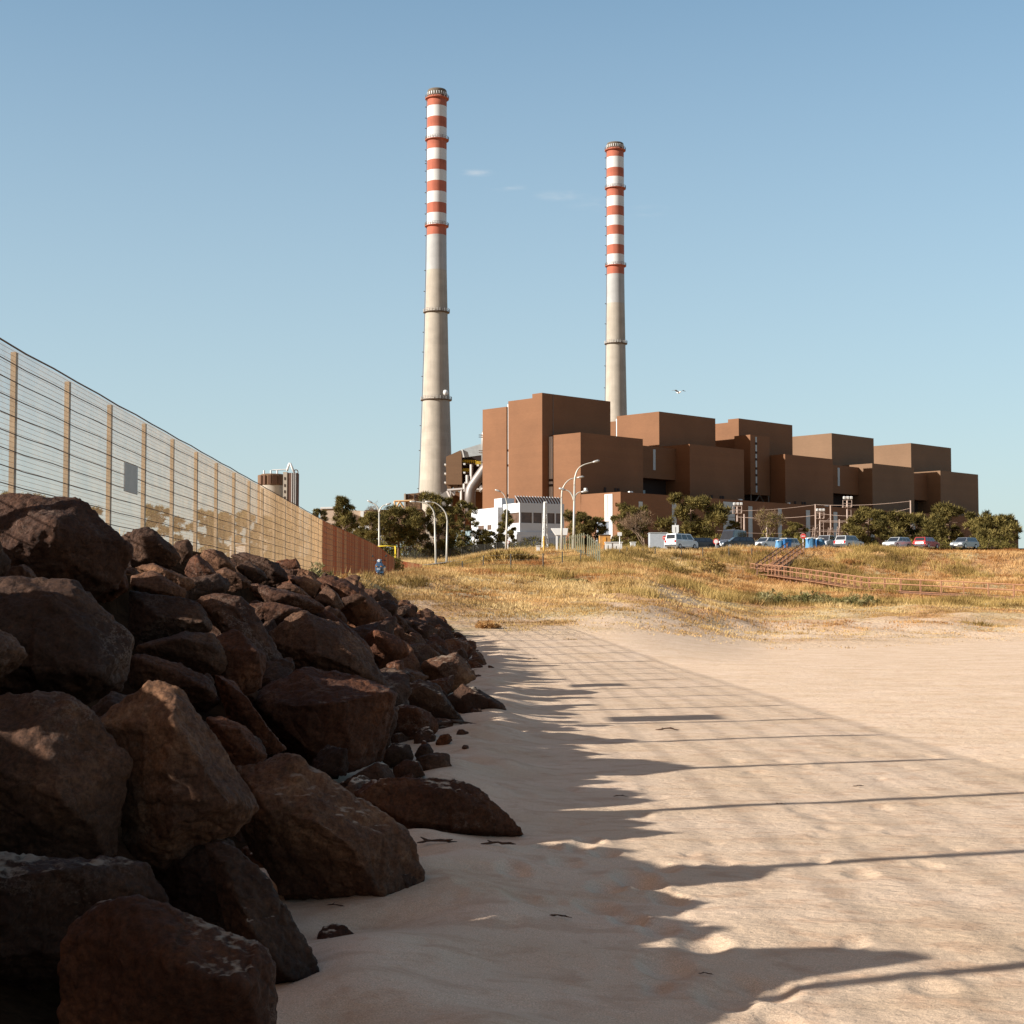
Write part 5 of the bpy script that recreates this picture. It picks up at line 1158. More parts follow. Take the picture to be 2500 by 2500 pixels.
def wire(a, b_, Ya, Yb_, sag=.4, r=.035):
    A = at(*a, Ya); B = at(*b_, Yb_); pts = []
    for k in range(17): t = k/16; p = A.lerp(B, t); p.z -= sag*4*t*(1-t); pts.append(p)
    mb.tube(pts, r, 4)
wire((1752, 1247), (1992, 1232), 305, 300); wire((1992, 1232), (2225, 1223), 300, 290); wire((1992, 1258), (1800, 1262), 300, 320); wire((1992, 1252), (2225, 1240), 300, 290, 1)
wire((2000, 1271), (2160, 1268), 305, 300, .2, .05); wire((2000, 1274), (2225, 1272), 303, 300, .2, .045); wire((1752, 1295), (1992, 1297), 300, 300, .5); wire((1940, 1290), (2160, 1282), 300, 300, .6); wire((1992, 1297), (2225, 1295), 300, 300, .2, .05); wire((1960, 1282), (2029, 1262), 300, 305, .8)
mb.build('wire_strands', WST, WR, off=o_)
def floodmast(label, px, top, Y):
    g = gp(px, Y); H = at(px, top, Y).z-g.z; root = empty('floodlight_mast', g, 0, label, 'floodlight mast', 'floodlight masts by the turbine hall')
    MB().tube([(0, 0, -.3), (0, 0, H)], .14, 8).build('pole', WST, root, smooth=True)
    mb = MB(); [mb.bar((0, 0, z), (.75, 0, z), .07) for z in np.arange(H*.3, H-2, 1.0)]; mb.bar((.7, 0, H*.3), (.7, 0, H-1.5), .05); mb.build('rungs', WST, root)
    mb = MB(); mb.bb(-.85, .75, -.4, .4, H-2.0, H-1.85)
    for x in (-.85, -.05, .75): mb.bar((x, -.5, H-1.9), (x, -.5, H-.7), .07)
    mb.bar((-.85, -.5, H-.7), (.75, -.5, H-.7), .06); mb.bar((-.85, -.5, H-1.3), (.75, -.5, H-1.3), .06); mb.build('platform', WST, root)
    for x in (-.55, .1, .7):
        MB().box((x, -.3, H-.25), (.45, .35, .45), 0, 0, .3).build('floodlight', WHITE, root, bevel=.05)
floodmast('floodlight mast beside the grey roller panel', 1801, 1227, 290)
floodmast('shorter floodlight mast between the lattice poles', 2003, 1242, 315)
floodmast('tallest floodlight mast left of the wind bent pine', 2070, 1212, 290)
for px, tp, lb in ((1818, 1255, 'thin white pole right of the first floodlight mast'), (1873, 1258, 'thin white pole sticking out of the half bare tree')):
    g = gp(px, 285); H = at(px, tp, 285).z-g.z; MB().tube([(0, 0, -.3), (0, 0, H)], [.2, .13], 8).build('utility_pole', WST, None, loc=g, smooth=True); tag(COL.objects[-1], lb, 'pole')
# ---- signs
RED = mat('sign_red', (.55, .05, .04), .5, var=.05); POLE = mat('sign_pole', (.55, .53, .5), .5, .4)
def sign(name, label, px, py, Y, kind, r=.33, rz=0, group=None):
    g = gp(px, Y, 1340); c = at(px, py, Y); H = c.z-g.z; root = empty(name, g, rz, label, 'road sign' if kind != 'board' else 'sign', group)
    MB().tube([(0, 0, -.3), (0, 0, H+(.2 if kind == 'board' else r*.6))], .045, 8).build('pole', POLE, root, smooth=True)
    if kind == 'noentry':
        MB().lathe([(r, -.02), (r, .02)], (0, -.07, H), n=28, axis='Y').build('disc', RED, root)
        MB().lathe([(r*1.05, -.01), (r*1.05, .015)], (0, -.055, H), n=28, axis='Y').build('rim', WHITE, root)
        MB().box((0, -.095, H), (r*1.35, .012, r*.32)).build('bar', WHITE, root)
    elif kind == 'board':
        w, h = r
        MB().box((0, -.06, H), (w, .03, h)).build('board', WHITE, root, bevel=.01)
    elif kind == 'backdisc':
        MB().lathe([(r, -.02), (r, .02)], (0, .0, H), n=28, axis='Y').build('disc', RED, root)
        MB().lathe([(r*.72, -.02), (r*.72, .02)], (0, -.03, H), n=28, axis='Y').build('face', WHITE, root)
    return root
g = gp(1649.5, 205); H = at(1649.5, 1295, 205).z-g.z
root = empty('notice_board', g, 0, 'tall white notice board on a post above the white van', 'sign')
MB().tube([(0, 0, -.3), (0, 0, H+.9)], .05, 8).build('post', POLE, root, smooth=True)
MB().box((0, -.07, H+.22), (.86, .03, .92)).build('board', WHITE, root, bevel=.02); MB().box((.0, -.072, H-.42), (.68, .03, .34)).build('lower_board', WHITE, root, bevel=.02); MB().box((0, -.1, H+.1), (.05, .02, .72)).build('seam', STEELD, root)
sign('no_entry_sign', 'no entry sign behind the white van, left one of the pair', 1622.5, 1313, 222, 'noentry', .30); sign('no_entry_sign', 'brighter no entry sign touching the white van roof, right one of the pair', 1633.5, 1311, 214, 'noentry', .28)
sign('no_entry_sign', 'faded round no entry sign at the top of the wooden stairs', 1961, 1309, 187, 'noentry', .31)
sign('round_sign', 'round road sign with a red edge beside the dark camper van', 1748, 1322, 200, 'backdisc', .36)
g = gp(1513, 170); sign('small_sign', 'small white board on a thin pole before the white wall', 1513, 1304, 170, 'board', (.46, .38))
sign('small_sign', 'small pale round marker beside the lamp in front of the office', 1240, 1324, 206, 'backdisc', .24)
# ---- gate canopy, hut, walls
g = gp(1366, 185); H = lambda y: at(1366, y, 185).z-g.z
root = empty('gate_canopy', g, 0, 'small white flat gate canopy on a post behind the green picket fence', 'canopy')
mb = MB(); mb.add([(-1.0, -.4, H(1290)), (1.0, -.4, H(1290)), (.9, -.4, H(1307)), (-.45, -.4, H(1307)), (-1.0, .8, H(1290)), (1.0, .8, H(1290)), (.9, .8, H(1307)), (-.45, .8, H(1307))], [(0, 1, 2, 3), (7, 6, 5, 4), (0, 4, 5, 1), (1, 5, 6, 2), (2, 6, 7, 3), (3, 7, 4, 0)]); mb.build('roof', WHITE, root, bevel=.03)
MB().bb(-.42, -.2, -.2, .1, -.3, H(1306)).build('post', WHITE, root)
def box_at(name, label, cat, px0, px1, py0, py1, Y, m, dy=1.0, mats=None, z0=-.3):
    g = gp((px0+px1)/2, Y, 1340); a = at(px0, py0, Y); b_ = at(px1, py1, Y)
    root = empty(name, g, 0, label, cat); w = (b_.x-a.x)/2; H = a.z-g.z
    MB().bb(-w, w, 0, dy, z0, H-.08).build('wall', m, root, bevel=.01); MB().bb(-w-.08, w+.08, -.08, dy+.08, H-.08, H).build('roof', WHITE if mats is None else mats, root)
    return root, w, H
OCH = mat('ochre_boards', (.42, .22, .07), .7, var=.25, scale=3)
r_, w, H = box_at('wooden_hut', 'ochre boarded hut behind the right end of the picket fence', 'hut', 1464, 1491, 1305, 1340, 186, OCH, 2, mats=STEELD)
MB().bb(-.25, .1, -.05, 0, .1, H-.3).build('door', mat('orange_door', (.6, .27, .05), .6), r_)
r_, w, H = box_at('low_wall', 'low white wall with sloping left pipe behind the small sign', 'wall', 1477, 1519, 1323, 1350, 183, WHITE, .25)
MB().bb(-w*.2, -w*.15, -.04, 0, 0, H-.1).build('seam', STEELD, r_)
box_at('grey_shed', 'blue grey shed beside the hut below the white wall strip', 'shed', 1459, 1487, 1273, 1310, 300, mat('bluegrey_wall', (.36, .40, .46), .7), 4, mats=STEELD)
box_at('grey_container', 'grey container behind the no entry signs', 'container', 1587, 1630, 1300, 1345, 232, mat('container_grey', (.32, .34, .36), .6), 3, mats=PANEL)
box_at('grey_container', 'small grey cabinet right of the low white wall', 'cabinet', 1540, 1552, 1323, 1350, 215, mat('cabinet_grey', (.5, .5, .48), .6), 1)
box_at('white_box', 'small white meter box left of the ochre marker post', 'box', 1310, 1318, 1332, 1345, 180, WHITE, .4)
r_, w, H = box_at('white_shed', 'long low white shed behind the pine trunks near the forked lamp', 'shed', 858, 932, 1283, 1310, 270, WHITE, 4)
mb = MB(); [mb.bb(-w+x, -w+x+.7, -.03, 0, H-1.4, H-.6) for x in np.arange(.5, 2*w-1, 1.3)]; mb.build('window', GLASSD, r_)
g = gp(1328, 178); H = at(1328, 1309, 178).z-g.z; MB().tube([(0, 0, -.2), (0, 0, H)], .09, 8).build('marker_post', mat('ochre_paint', (.62, .33, .06), .6), None, loc=g); tag(COL.objects[-1], 'ochre marker post beside the thin lattice mast', 'post')
# ---- green picket fence in two runs
DK_ = mat('fence_rail_dark', (.10, .09, .06), .7)
GP_ = mat('green_grey_paint', (.26, .25, .16), .6, var=.12)
PF = empty('picket_fence', gp(1430, 168), 0, 'green grey fence of flat slats stepping down the dune below the lamps', 'fence'); fo = PF.location
mb = MB(); rl = MB(); prev = None
runs = [((1366, 1340, 186), (1430, 1338, 167), (1313, 1300), 13), ((1430, 1338, 167), (1464, 1366, 148), (1300, 1326), 7)]
for (x0, y0, Y0), (x1, y1, Y1), (t0, t1), n in runs:
    rp = []
    for k in range(n+1):
        t = k/n; Y = Y0+(Y1-Y0)*t; px = x0+(x1-x0)*t; b_ = gp(px, Y); tp = at(px, t0+(t1-t0)*t, Y)
        w = .11; MB().box(((b_.x), Y, (b_.z-.3+tp.z)/2), (w, .04, tp.z-b_.z+.3)).build('slat', GP_, PF, off=fo); rp.append((Vector((b_.x, Y+.05, b_.z+.3)), Vector((b_.x, Y+.05, tp.z-.25))))
    for j in (0, 1): rl.tube([p[j] for p in rp], .035, 4)
rl.build('rails', DK_, PF, off=fo)
# ---- post and wire fence across the field
DK = mat('dark_post', (.06, .055, .045), .8)
WF = empty('post_and_wire_fence', gp(1250, 150), 0, 'low wire fence on thin dark posts around the cane clump', 'fence'); fo = WF.location; tops = []
for px, b_, tp in ((1104, 1384, 1371), (1129, 1389, 1370), (1180, 1386, 1356), (1247, 1390, 1352), (1326, 1394, 1351), (1373, 1381, 1347), (1418, 1374, 1342), (1462, 1366, 1345)):
    h = hit(px, b_, 60, 200); t_ = at(px, tp, h.y); MB().tube([h-Vector((0, 0, .3)), Vector((h.x, h.y, t_.z))], .05, 6).build('post', DK, WF, off=fo); tops.append((h, t_.z-h.z))
mb = MB()
for f_ in (.3, .62, .95): mb.tube([h+Vector((0, 0, d*f_)) for h, d in tops], .012, 3)
mb.build('wires', DK, WF, off=fo)
SF = empty('stake_fence', gp(1540, 168), 0, 'row of short dark stakes along the dune edge below the parked cars', 'fence'); fo = SF.location
for px, tp in ((1475, 1349), (1485, 1349), (1531, 1349), (1600, 1345), (1664, 1343), (1716, 1338), (1780, 1337), (1836, 1338), (1505, 1350), (1570, 1347)):
    Y = 178; g = gp(px, Y); t_ = at(px, tp, Y); MB().tube([g-Vector((0, 0, .3)), Vector((g.x, Y, max(t_.z, g.z+.7)))], .055, 6).build('stake', DK, SF, off=fo)
# mesh fence along the far side of the meadow
MF = empty('meadow_fence', gp(1130, 236), 0, 'long dark mesh fence at the foot of the pines behind the meadow', 'fence'); fo = MF.location; mb = MB(); pm = []
for k in range(0, 34):
    px = 985+k*9.5; g = gp(px, 236); pm.append(g)
    if k % 3 == 0: MB().tube([g-Vector((0, 0, .2)), g+Vector((0, 0, 2.0))], .06, 5).build('post', DK, MF, off=fo)
for h_ in np.linspace(.1, 1.95, 14): mb.tube([g+Vector((0, 0, h_)) for g in pm], .014, 3, cap=False)
for i in range(len(pm)-1):
    for t in np.linspace(0, 1, 6)[:-1]: p = pm[i].lerp(pm[i+1], t); mb.bar(p, p+Vector((0, 0, 1.95)), .02)
mb.build('mesh', DK, MF, off=fo)
# yellow height barrier
YB = empty('height_barrier', at(940, 1345, 150), 0, 'yellow tubular barrier bar behind the end of the rusty fence', 'barrier'); fo = YB.location
mb = MB(); mb.tube([at(905, 1334.5, 150), at(940, 1333, 150), at(965, 1333, 150)], .045, 8); mb.tube([at(965, 1333, 150), at(965.5, 1342, 150), Vector((at(965.5, 1342, 150).x, 150, Tz(at(965.5, 1342, 150).x, 150)-.2))], .07, 8); mb.build('frame', mat('barrier_yellow', (.75, .55, .03), .5), YB, off=fo, smooth=True)
mb = MB(); p = at(906, 1336, 150); mb.tube([p, Vector((p.x, 150, Tz(p.x, 150)-.3))], .07, 8); mb.build('leg', MATS['barrier_yellow'], YB, off=fo)
# white boxes behind the wire fence
for px0, px1, y0, y1, Y, lb in ((561, 571, 1328, 1350, 100, 'narrow white cabinet seen through the wire fence'), (577, 599, 1326, 1350, 100, 'wide white cabinet with a pitched lid seen through the wire fence')):
    box_at('utility_cabinet', lb, 'cabinet', px0, px1, y0, y1, Y, WHITE, .5)
# ---- boardwalk and stairs
WOOD = mat('boardwalk_wood', (.33, .165, .09), .85, var=.3, scale=4, bump=.3)
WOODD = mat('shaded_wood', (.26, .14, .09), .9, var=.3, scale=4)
bw = [(at(1833, 1397, 173), None), (at(1905, 1405, 160), None), (at(2010, 1420, 150), None), (at(2110, 1436, 140), None), (at(2200, 1441, 135), None), (at(2330, 1448, 130), None), (at(2470, 1456, 126), None), (at(2620, 1463, 122), None)]
bw = [p for p, _ in bw]
BWK = empty('boardwalk', bw[0], 0, 'raised wooden boardwalk with two rails running off to the right', 'boardwalk'); fo = BWK.location
off_ = Vector((.5, 1.6, .0)); dens = []
L_ = [0]
for i in range(len(bw)-1): L_.append(L_[-1]+(bw[i+1]-bw[i]).length)
def along(s_):
    for i in range(len(bw)-1):
        if s_ <= L_[i+1] or i == len(bw)-2: return bw[i].lerp(bw[i+1], (s_-L_[i])/(L_[i+1]-L_[i]))
mb = MB(); s_ = 0
while s_ < L_[-1]:
    p = along(s_); d = (along(min(s_+.2, L_[-1]))-along(max(0, s_-.2))).normalized(); a = math.atan2(d.y, d.x)
    mb.box(p+off_*.5+Vector((0, 0, -.03)), (.15, 1.75, .045), a); s_ += .17
mb.build('deck', WOOD, BWK, off=fo)
mb = MB()
for o2 in (Vector((0, 0, 0)), off_): mb.tube([p+o2+Vector((0, 0, -.16)) for p in bw], .11, 4)
mb.build('beams', WOODD, BWK, off=fo)
for o2, nm in ((Vector((0, -.08, 0)), 'handrail'), (off_+Vector((0, .08, 0)), 'handrail')):
    mb = MB()
    for h_ in (.95, .5): mb.tube([p+o2+Vector((0, 0, h_)) for p in bw], .04, 4)
    mb.build(nm, WOOD, BWK, off=fo)
    s_ = 0.05; k = 0
    while s_ < L_[-1] and k < 46:
        p = along(s_)+o2; gz = min(Tz(p.x, p.y)-.3, p.z-.7); d_ = max(0, (p.y-120)/50)
        MB().box((p.x, p.y, (gz+p.z+.98)/2), (.09, .09, p.z+.98-gz)).build('post', WOOD, BWK, off=fo); s_ += 1.55 if s_ < 34 else 2.3; k += 1
# X bracing under the deck
mb = MB()
for k in range(12):
    a = along(3+k*2.2); b_ = along(4.4+k*2.2); mb.bar(a+Vector((0, .3, -.75)), b_+Vector((0, .3, -.15)), .08)
mb.build('bracing', WOODD, BWK, off=fo)
st0 = at(1893, 1392, 166); st1 = at(1962, 1347, 184); st0.z = at(1893, 1396, 166).z
ST = empty('staircase', st0, 0, 'wooden stairs climbing from the boardwalk to the parked cars', 'stairs'); fo = ST.location
dv = st1-st0; sd_ = Vector((dv.y, -dv.x, 0)).normalized()*-1.9; mb = MB(); n = 19
az = math.atan2(dv.y, dv.x)
for k in range(n): p = st0+dv*((k+.5)/n)+sd_*.5; mb.box(p, (abs(dv.length)/n*1.0, 1.9, .06), az)
mb.build('steps', WOOD, ST, off=fo)
mb = MB()
for o2 in (Vector((0, 0, 0)), sd_): mb.tube([st0+o2-Vector((0, 0, .2)), st1+o2-Vector((0, 0, .2))], .17, 4)
mb.build('stringers', WOODD, ST, off=fo)
for o2 in (Vector((0, 0, 0)), sd_):
    mb = MB(); 
    for h_ in (.95, .5): mb.tube([st0+o2+Vector((0, 0, h_))-dv*.06, st0+o2+Vector((0, 0, h_)), st1+o2+Vector((0, 0, h_+.1)), st1+o2+dv*.05+Vector((0, 0, h_))], .06, 4)
    mb.build('handrail', WOODD, ST, off=fo)
    for k in range(9):
        p = st0+dv*(k/8)+o2; gz = min(Tz(p.x, p.y)-.2, p.z-.4); MB().box((p.x, p.y, (gz+p.z+1.0)/2), (.1, .1, p.z+1-gz)).build('post', WOODD, ST, off=fo)
# ------------------------------------------------------------ vehicles
TYRE = mat('tyre_rubber', (.02, .02, .02), .8); RIM = mat('wheel_rim', (.45, .45, .46), .35, .7); GL = mat('car_glass', (.02, .024, .03), .05, 0, spec=.8, var=.2)
HLM = mat('headlight', (.75, .76, .78), .15, var=.05); TLM = mat('tail_light', (.45, .02, .02), .25, var=.1); BUMP = mat('bumper_plastic', (.04, .04, .042), .6)
PLATE = mat('number_plate', (.72, .72, .68), .5, var=.03)
def paint(n, c): return mat('paint_'+n, c, .28, .15, var=.04, coat=.6)
def car(name, label, cat, px, Y, deg, paint_m, L_=4.3, W_=1.75, Hb=.92, H=1.45, xb0=-2.05, xt0=-1.75, xt1=.45, xb1=1.15, hood=.78, rack=False, panes=3, bars=False, dz=0):
    g = pk(px, Y); g.z += dz; root = empty(name, g, rad(deg), label, cat, 'vehicles in the car park')
    hl = L_/2
    body = [(-hl, .34), (-hl-.03, .6), (-hl+.03, Hb-.06), (xb0, Hb), (xb1, Hb), (hl-.12, hood), (hl, hood-.25), (hl+.02, .42), (hl-.15, .26), (-hl+.15, .26)]
    mb = MB(); mb.prism(body, -W_/2, W_/2); mb.build('body', paint_m, root, bevel=.07, segs=3)
    for s_ in root.children: s_.data.polygons.foreach_set('use_smooth', [True]*len(s_.data.polygons)) if False else None
    # cabin frustum
    wb, wt = W_/2-.05, W_/2-.2
    B = [(xb0, -wb, Hb-.03), (xb1, -wb, Hb-.03), (xb1, wb, Hb-.03), (xb0, wb, Hb-.03)]; T_ = [(xt0, -wt, H), (xt1, -wt, H), (xt1, wt, H), (xt0, wt, H)]
    mb = MB(); mb.add(B+T_, [(0, 1, 2, 3), (7, 6, 5, 4), (0, 4, 5, 1), (1, 5, 6, 2), (2, 6, 7, 3), (3, 7, 4, 0)]); mb.build('cabin', paint_m, root, bevel=.05, segs=2)
    def pane(nm, i, j, u0, u1, v0=.14, v1=.86, par=root):
        b0, b1, t0, t1 = Vector(B[i]), Vector(B[j]), Vector(T_[i]), Vector(T_[j]); pq = lambda u, v: b0.lerp(b1, u).lerp(t0.lerp(t1, u), v)
        P = [pq(u0, v0), pq(u1, v0), pq(u1, v1), pq(u0, v1)]; n_ = (P[1]-P[0]).cross(P[3]-P[0]).normalized()
        c = Vector(((xb0+xb1)/2, 0, (Hb+H)/2)); 
        if n_.dot(P[0]-c) < 0: n_ = -n_
        P1 = [p+n_*.012 for p in P]; P2 = [p-n_*.03 for p in P]
        mb = MB(); mb.add(P1+P2, [(0, 1, 2, 3), (7, 6, 5, 4), (0, 4, 5, 1), (1, 5, 6, 2), (2, 6, 7, 3), (3, 7, 4, 0)]); mb.build(nm, GL, par)
    pane('windscreen', 1, 2, .05, .95, .06, .9); pane('rear_window', 3, 0, .08, .92, .2, .86)
    for a, b_ in ((0, 1), (3, 2)):
        for k in range(panes): pane('side_window', a, b_, .04+.92*k/panes+.012, .04+.92*(k+1)/panes-.02)
    for sy in (-1, 1):
        MB().box((hl-.02, sy*(W_/2-.28), hood-.17), (.12, .36, .17)).build('headlight', HLM, root, bevel=.03)
        MB().box((-hl+.0, sy*(W_/2-.17), Hb-.18), (.1, .24, .32)).build('tail_light', TLM, root, bevel=.02)
        MB().box((xb1-.1, sy*(W_/2+.08), Hb+.08), (.16, .22, .15)).build('mirror', BUMP, root, bevel=.03)
        for sx_ in (-1, 1):
            x = sx_*(hl-.82); w = MB().lathe([(.2, -.11), (.31, -.11), (.33, -.08), (.33, .08), (.31, .11), (.2, .11)], (x, sy*(W_/2-.08), .33), n=24, axis='Y').build('wheel', TYRE, root)
            MB().lathe([(.05, -.115), (.2, -.12), (.2, .12), (.05, .115)], (x, sy*(W_/2-.08), .33), n=16, axis='Y').build('rim', RIM, w)
    MB().box((hl+.01, 0, .42), (.1, W_-.12, .2)).build('front_bumper', BUMP, root, bevel=.03); MB().box((-hl-.02, 0, .42), (.1, W_-.12, .2)).build('rear_bumper', BUMP, root, bevel=.03)
    MB().box((-hl-.06, 0, .62), (.02, .5, .11)).build('number_plate', PLATE, root); MB().box((hl+.07, 0, .45), (.02, .5, .11)).build('number_plate', PLATE, root)
    if rack:
        mb = MB(); [mb.bb(xt0+.3, xt1-.3, s_*wt*.8-.02, s_*wt*.8+.02, H+.1, H+.14) for s_ in (-1, 1)]; [mb.bb(x-.03, x+.03, -wt*.85, wt*.85, H+.04, H+.1) for x in (xt0+.5, (xt0+xt1)/2, xt1-.5)]; mb.build('roof_rack', BUMP, root)
    return root
WH = paint('white', (.62, .62, .60)); SI = paint('silver', (.34, .35, .36)); BLK = paint('black', (.015, .016, .02)); DKB = paint('dark_blue', (.03, .04, .06)); GRY = paint('grey', (.22, .23, .24)); REDP = paint('red', (.35, .03, .03))
car('parked_van', 'white van seen from its rear corner below the tall notice board', 'van', 1664, 203, 47, WH, 4.7, 1.85, 1.1, 1.92, -2.32, -2.15, .95, 1.75, .95)
car('parked_car', 'low black car half hidden right of the white van', 'car', 1722, 206, 8, BLK)
car('camper_van', 'dark high roofed camper van facing the beach with a roof rack', 'van', 1789, 214, 236, DKB, 5.3, 2.0, 1.25, 2.62, -2.6, -2.5, 1.2, 2.05, 1.15, rack=True)
car('parked_car', 'dark hatchback parked in front of the camper van', 'car', 1800, 202, 188, BLK, 4.1)
car('parked_car', 'white hatchback left of the blue draped bins', 'car', 1872, 205, 222, WH, 4.2)
car('parked_car', 'white estate car behind the blue draped bins', 'car', 1917, 216, 222, WH, 4.6, H=1.6)
car('pickup_truck', 'silver pickup with a double cab right of the blue bins', 'pickup', 2019, 207, 238, SI, 4.9, 1.85, 1.05, 1.75, -.9, -.75, .85, 1.5, .95, panes=2)
car('parked_car', 'silver hatchback with red tail lights facing away', 'car', 2073, 199, 46, SI, 4.3, H=1.55)
car('parked_car', 'white hatchback beyond the wind bent pine', 'car', 2190, 203, 225, WH, 4.2)
car('parked_car', 'red hatchback near the right edge of the car park', 'car', 2262, 204, 50, REDP, 4.1)
car('parked_car', 'grey hatchback at the far right of the car park', 'car', 2355, 205, 225, GRY, 4.3)
# blue bins
BLU = mat('blue_plastic', (.015, .085, .22), .5, var=.15, scale=5); BLUD = mat('blue_cloth', (.07, .19, .32), .7, var=.25, scale=4)
def bin_(label, px, Y, w, H, drape=False, tilt=0, seed=0):
    g = pk(px, Y); g.z -= .15; root = empty('recycling_bin', g, .2, label, 'bin', 'blue bins by the stairs'); rg = random.Random(seed)
    hw = w/2; mb = MB(); mb.add([(-hw*.8, -hw*.7, .12), (hw*.8, -hw*.7, .12), (hw*.8, hw*.7, .12), (-hw*.8, hw*.7, .12), (-hw, -hw*.85, H*.86), (hw, -hw*.85, H*.86), (hw, hw*.85, H*.86), (-hw, hw*.85, H*.86)], [(0, 1, 2, 3), (7, 6, 5, 4), (0, 4, 5, 1), (1, 5, 6, 2), (2, 6, 7, 3), (3, 7, 4, 0)]); mb.build('body', BLU, root, bevel=.03)
    MB().prism([(-hw*1.05, H*.86), (hw*1.05, H*.86), (hw*.9, H*.95), (0, H), (-hw*.9, H*.95)], -hw*.9, hw*.9).build('lid', BLU if not drape else WHITE, root, bevel=.02)
    for sx_ in (-1, 1): MB().lathe([(.02, -.04), (.1, -.04), (.1, .04), (.02, .04)], (sx_*hw*.7, hw*.5, .1), n=12, axis='X').build('wheel', TYRE, root)
    if drape:
        n = 26; vs = []; 
        for j, zf_ in enumerate((.93, .75, .5, .25, .1)):
            for k in range(n): a = 2*PI*k/n; rr2 = hw*(1.08+.12*j*.5+.07*math.sin(k*1.9+j*.4)*j*.5); vs.append((rr2*math.cos(a)+tilt*(1-zf_), rr2*.85*math.sin(a), H*zf_+.03*math.sin(k*2.3)))
        mb = MB(); mb.add(vs, [(j*n+k, j*n+(k+1) % n, (j+1)*n+(k+1) % n, (j+1)*n+k) for j in range(4) for k in range(n)]); mb.build('cloth_cover', BLUD, root, smooth=True)
    return root
bin_('blue bin directly right of the no entry sign, wrapped in blue cloth', 1979, 191, 1.0, 1.45, True, 0, 1)
bin_('leaning blue bin nearest the silver pickup, cloth flaring right', 2001, 192, .9, 1.4, True, .3, 2)
bin_('dark blue bin between the two cloth wrapped bins', 1990, 194.5, .8, 1.3, False, 0, 3)
bin_('pale blue bin at the stair head beside the white hatchback', 1905, 195, .9, 1.2, True, -.15, 4)
bin_('blue bin at the stair head next to the pale blue one', 1922, 194, .9, 1.3, False, 0, 5)
# ------------------------------------------------------------ scooter, facing the camera
sc = gp(929, 95, 1412); sc.z = at(929, 1413, 95).z
SB = paint('scooter_blue', (.045, .10, .18)); SG = mat('scooter_grey', (.32, .36, .40), .4, .3); SK = mat('scooter_black', (.02, .02, .02), .6); CH = mat('chrome', (.7, .7, .7), .15, 1)
SC = empty('scooter', sc, rad(-6), 'blue motor scooter parked nose on beside the rusty fence', 'scooter')
def L2(prof, c, n=20, axis='Y'): return MB().lathe(prof, c, n=n, axis=axis)
w = L2([(.1, -.05), (.2, -.06), (.235, -.03), (.235, .03), (.2, .06), (.1, .05)], (0, -.6, .235), 24, 'X').build('front_wheel', SK, SC); L2([(.03, -.055), (.13, -.05), (.13, .05), (.03, .055)], (0, -.6, .235), 16, 'X').build('rim', CH, w)
w = L2([(.1, -.06), (.2, -.07), (.235, -.03), (.235, .03), (.2, .07), (.1, .06)], (0, .62, .235), 24, 'X').build('rear_wheel', SK, SC); L2([(.03, -.055), (.13, -.05), (.13, .05), (.03, .055)], (0, .62, .235), 16, 'X').build('rim', CH, w)
mb = MB(); mb.add([(-.09, -.88, .36), (.09, -.88, .36), (.1, -.35, .42), (-.1, -.35, .42), (-.07, -.8, .5), (.07, -.8, .5), (.08, -.42, .55), (-.08, -.42, .55)], [(0, 1, 2, 3), (7, 6, 5, 4), (0, 4, 5, 1), (1, 5, 6, 2), (2, 6, 7, 3), (3, 7, 4, 0)]); mb.build('front_fender', SB, SC, bevel=.03)
mb = MB(); mb.add([(-.14, -.50, .42), (.14, -.50, .42), (.24, -.36, .42), (-.24, -.36, .42), (-.2, -.56, .78), (.2, -.56, .78), (.27, -.38, .78), (-.27, -.38, .78), (-.11, -.46, 1.0), (.11, -.46, 1.0), (.12, -.34, 1.0), (-.12, -.34, 1.0)], [(0, 1, 2, 3), (0, 4, 5, 1), (1, 5, 6, 2), (2, 6, 7, 3), (3, 7, 4, 0), (4, 8, 9, 5), (5, 9, 10, 6), (6, 10, 11, 7), (7, 11, 8, 4), (8, 11, 10, 9)]); mb.build('front_shield', SB, SC, bevel=.035, segs=3)
mb = MB(); mb.box((0, -.575, .56), (.2, .04, .16)); mb.build('badge_panel', SG, SC, bevel=.03)
mb = MB(); mb.add([(-.15, -.5, 1.0), (.15, -.5, 1.0), (.16, -.3, .98), (-.16, -.3, .98), (-.12, -.46, 1.13), (.12, -.46, 1.13), (.12, -.32, 1.15), (-.12, -.32, 1.15)], [(0, 1, 2, 3), (7, 6, 5, 4), (0, 4, 5, 1), (1, 5, 6, 2), (2, 6, 7, 3), (3, 7, 4, 0)]); mb.build('handlebar_cowl', SB, SC, bevel=.03)
L2([(.085, -.03), (.075, -.05), (.03, -.06), (.085, .04)], (0, -.5, 1.06), 18, 'Y').build('headlight', HLM, SC)
for s_ in (-1, 1):
    MB().box((s_*.13, -.58, .72), (.07, .03, .06)).build('indicator', mat('indicator_orange', (.7, .25, .03), .3), SC, bevel=.01)
    MB().tube([(s_*.1, -.38, 1.08), (s_*.24, -.36, 1.1), (s_*.37, -.3, 1.07)], [.02, .018, .024], 8).build('handlebar_grip', SK, SC, smooth=True)
    MB().tube([(s_*.22, -.37, 1.1), (s_*.3, -.4, 1.24), (s_*.36, -.41, 1.32)], .009, 6).build('mirror_stalk', SK, SC)
    m_ = L2([(.02, -.02), (.06, -.012), (.06, .012), (.02, .015)], (s_*.4, -.41, 1.35), 16, 'Y').build('mirror', SK, SC)
MB().bb(-.14, .14, -.36, .2, .26, .34).build('footboard', SK, SC, bevel=.02)
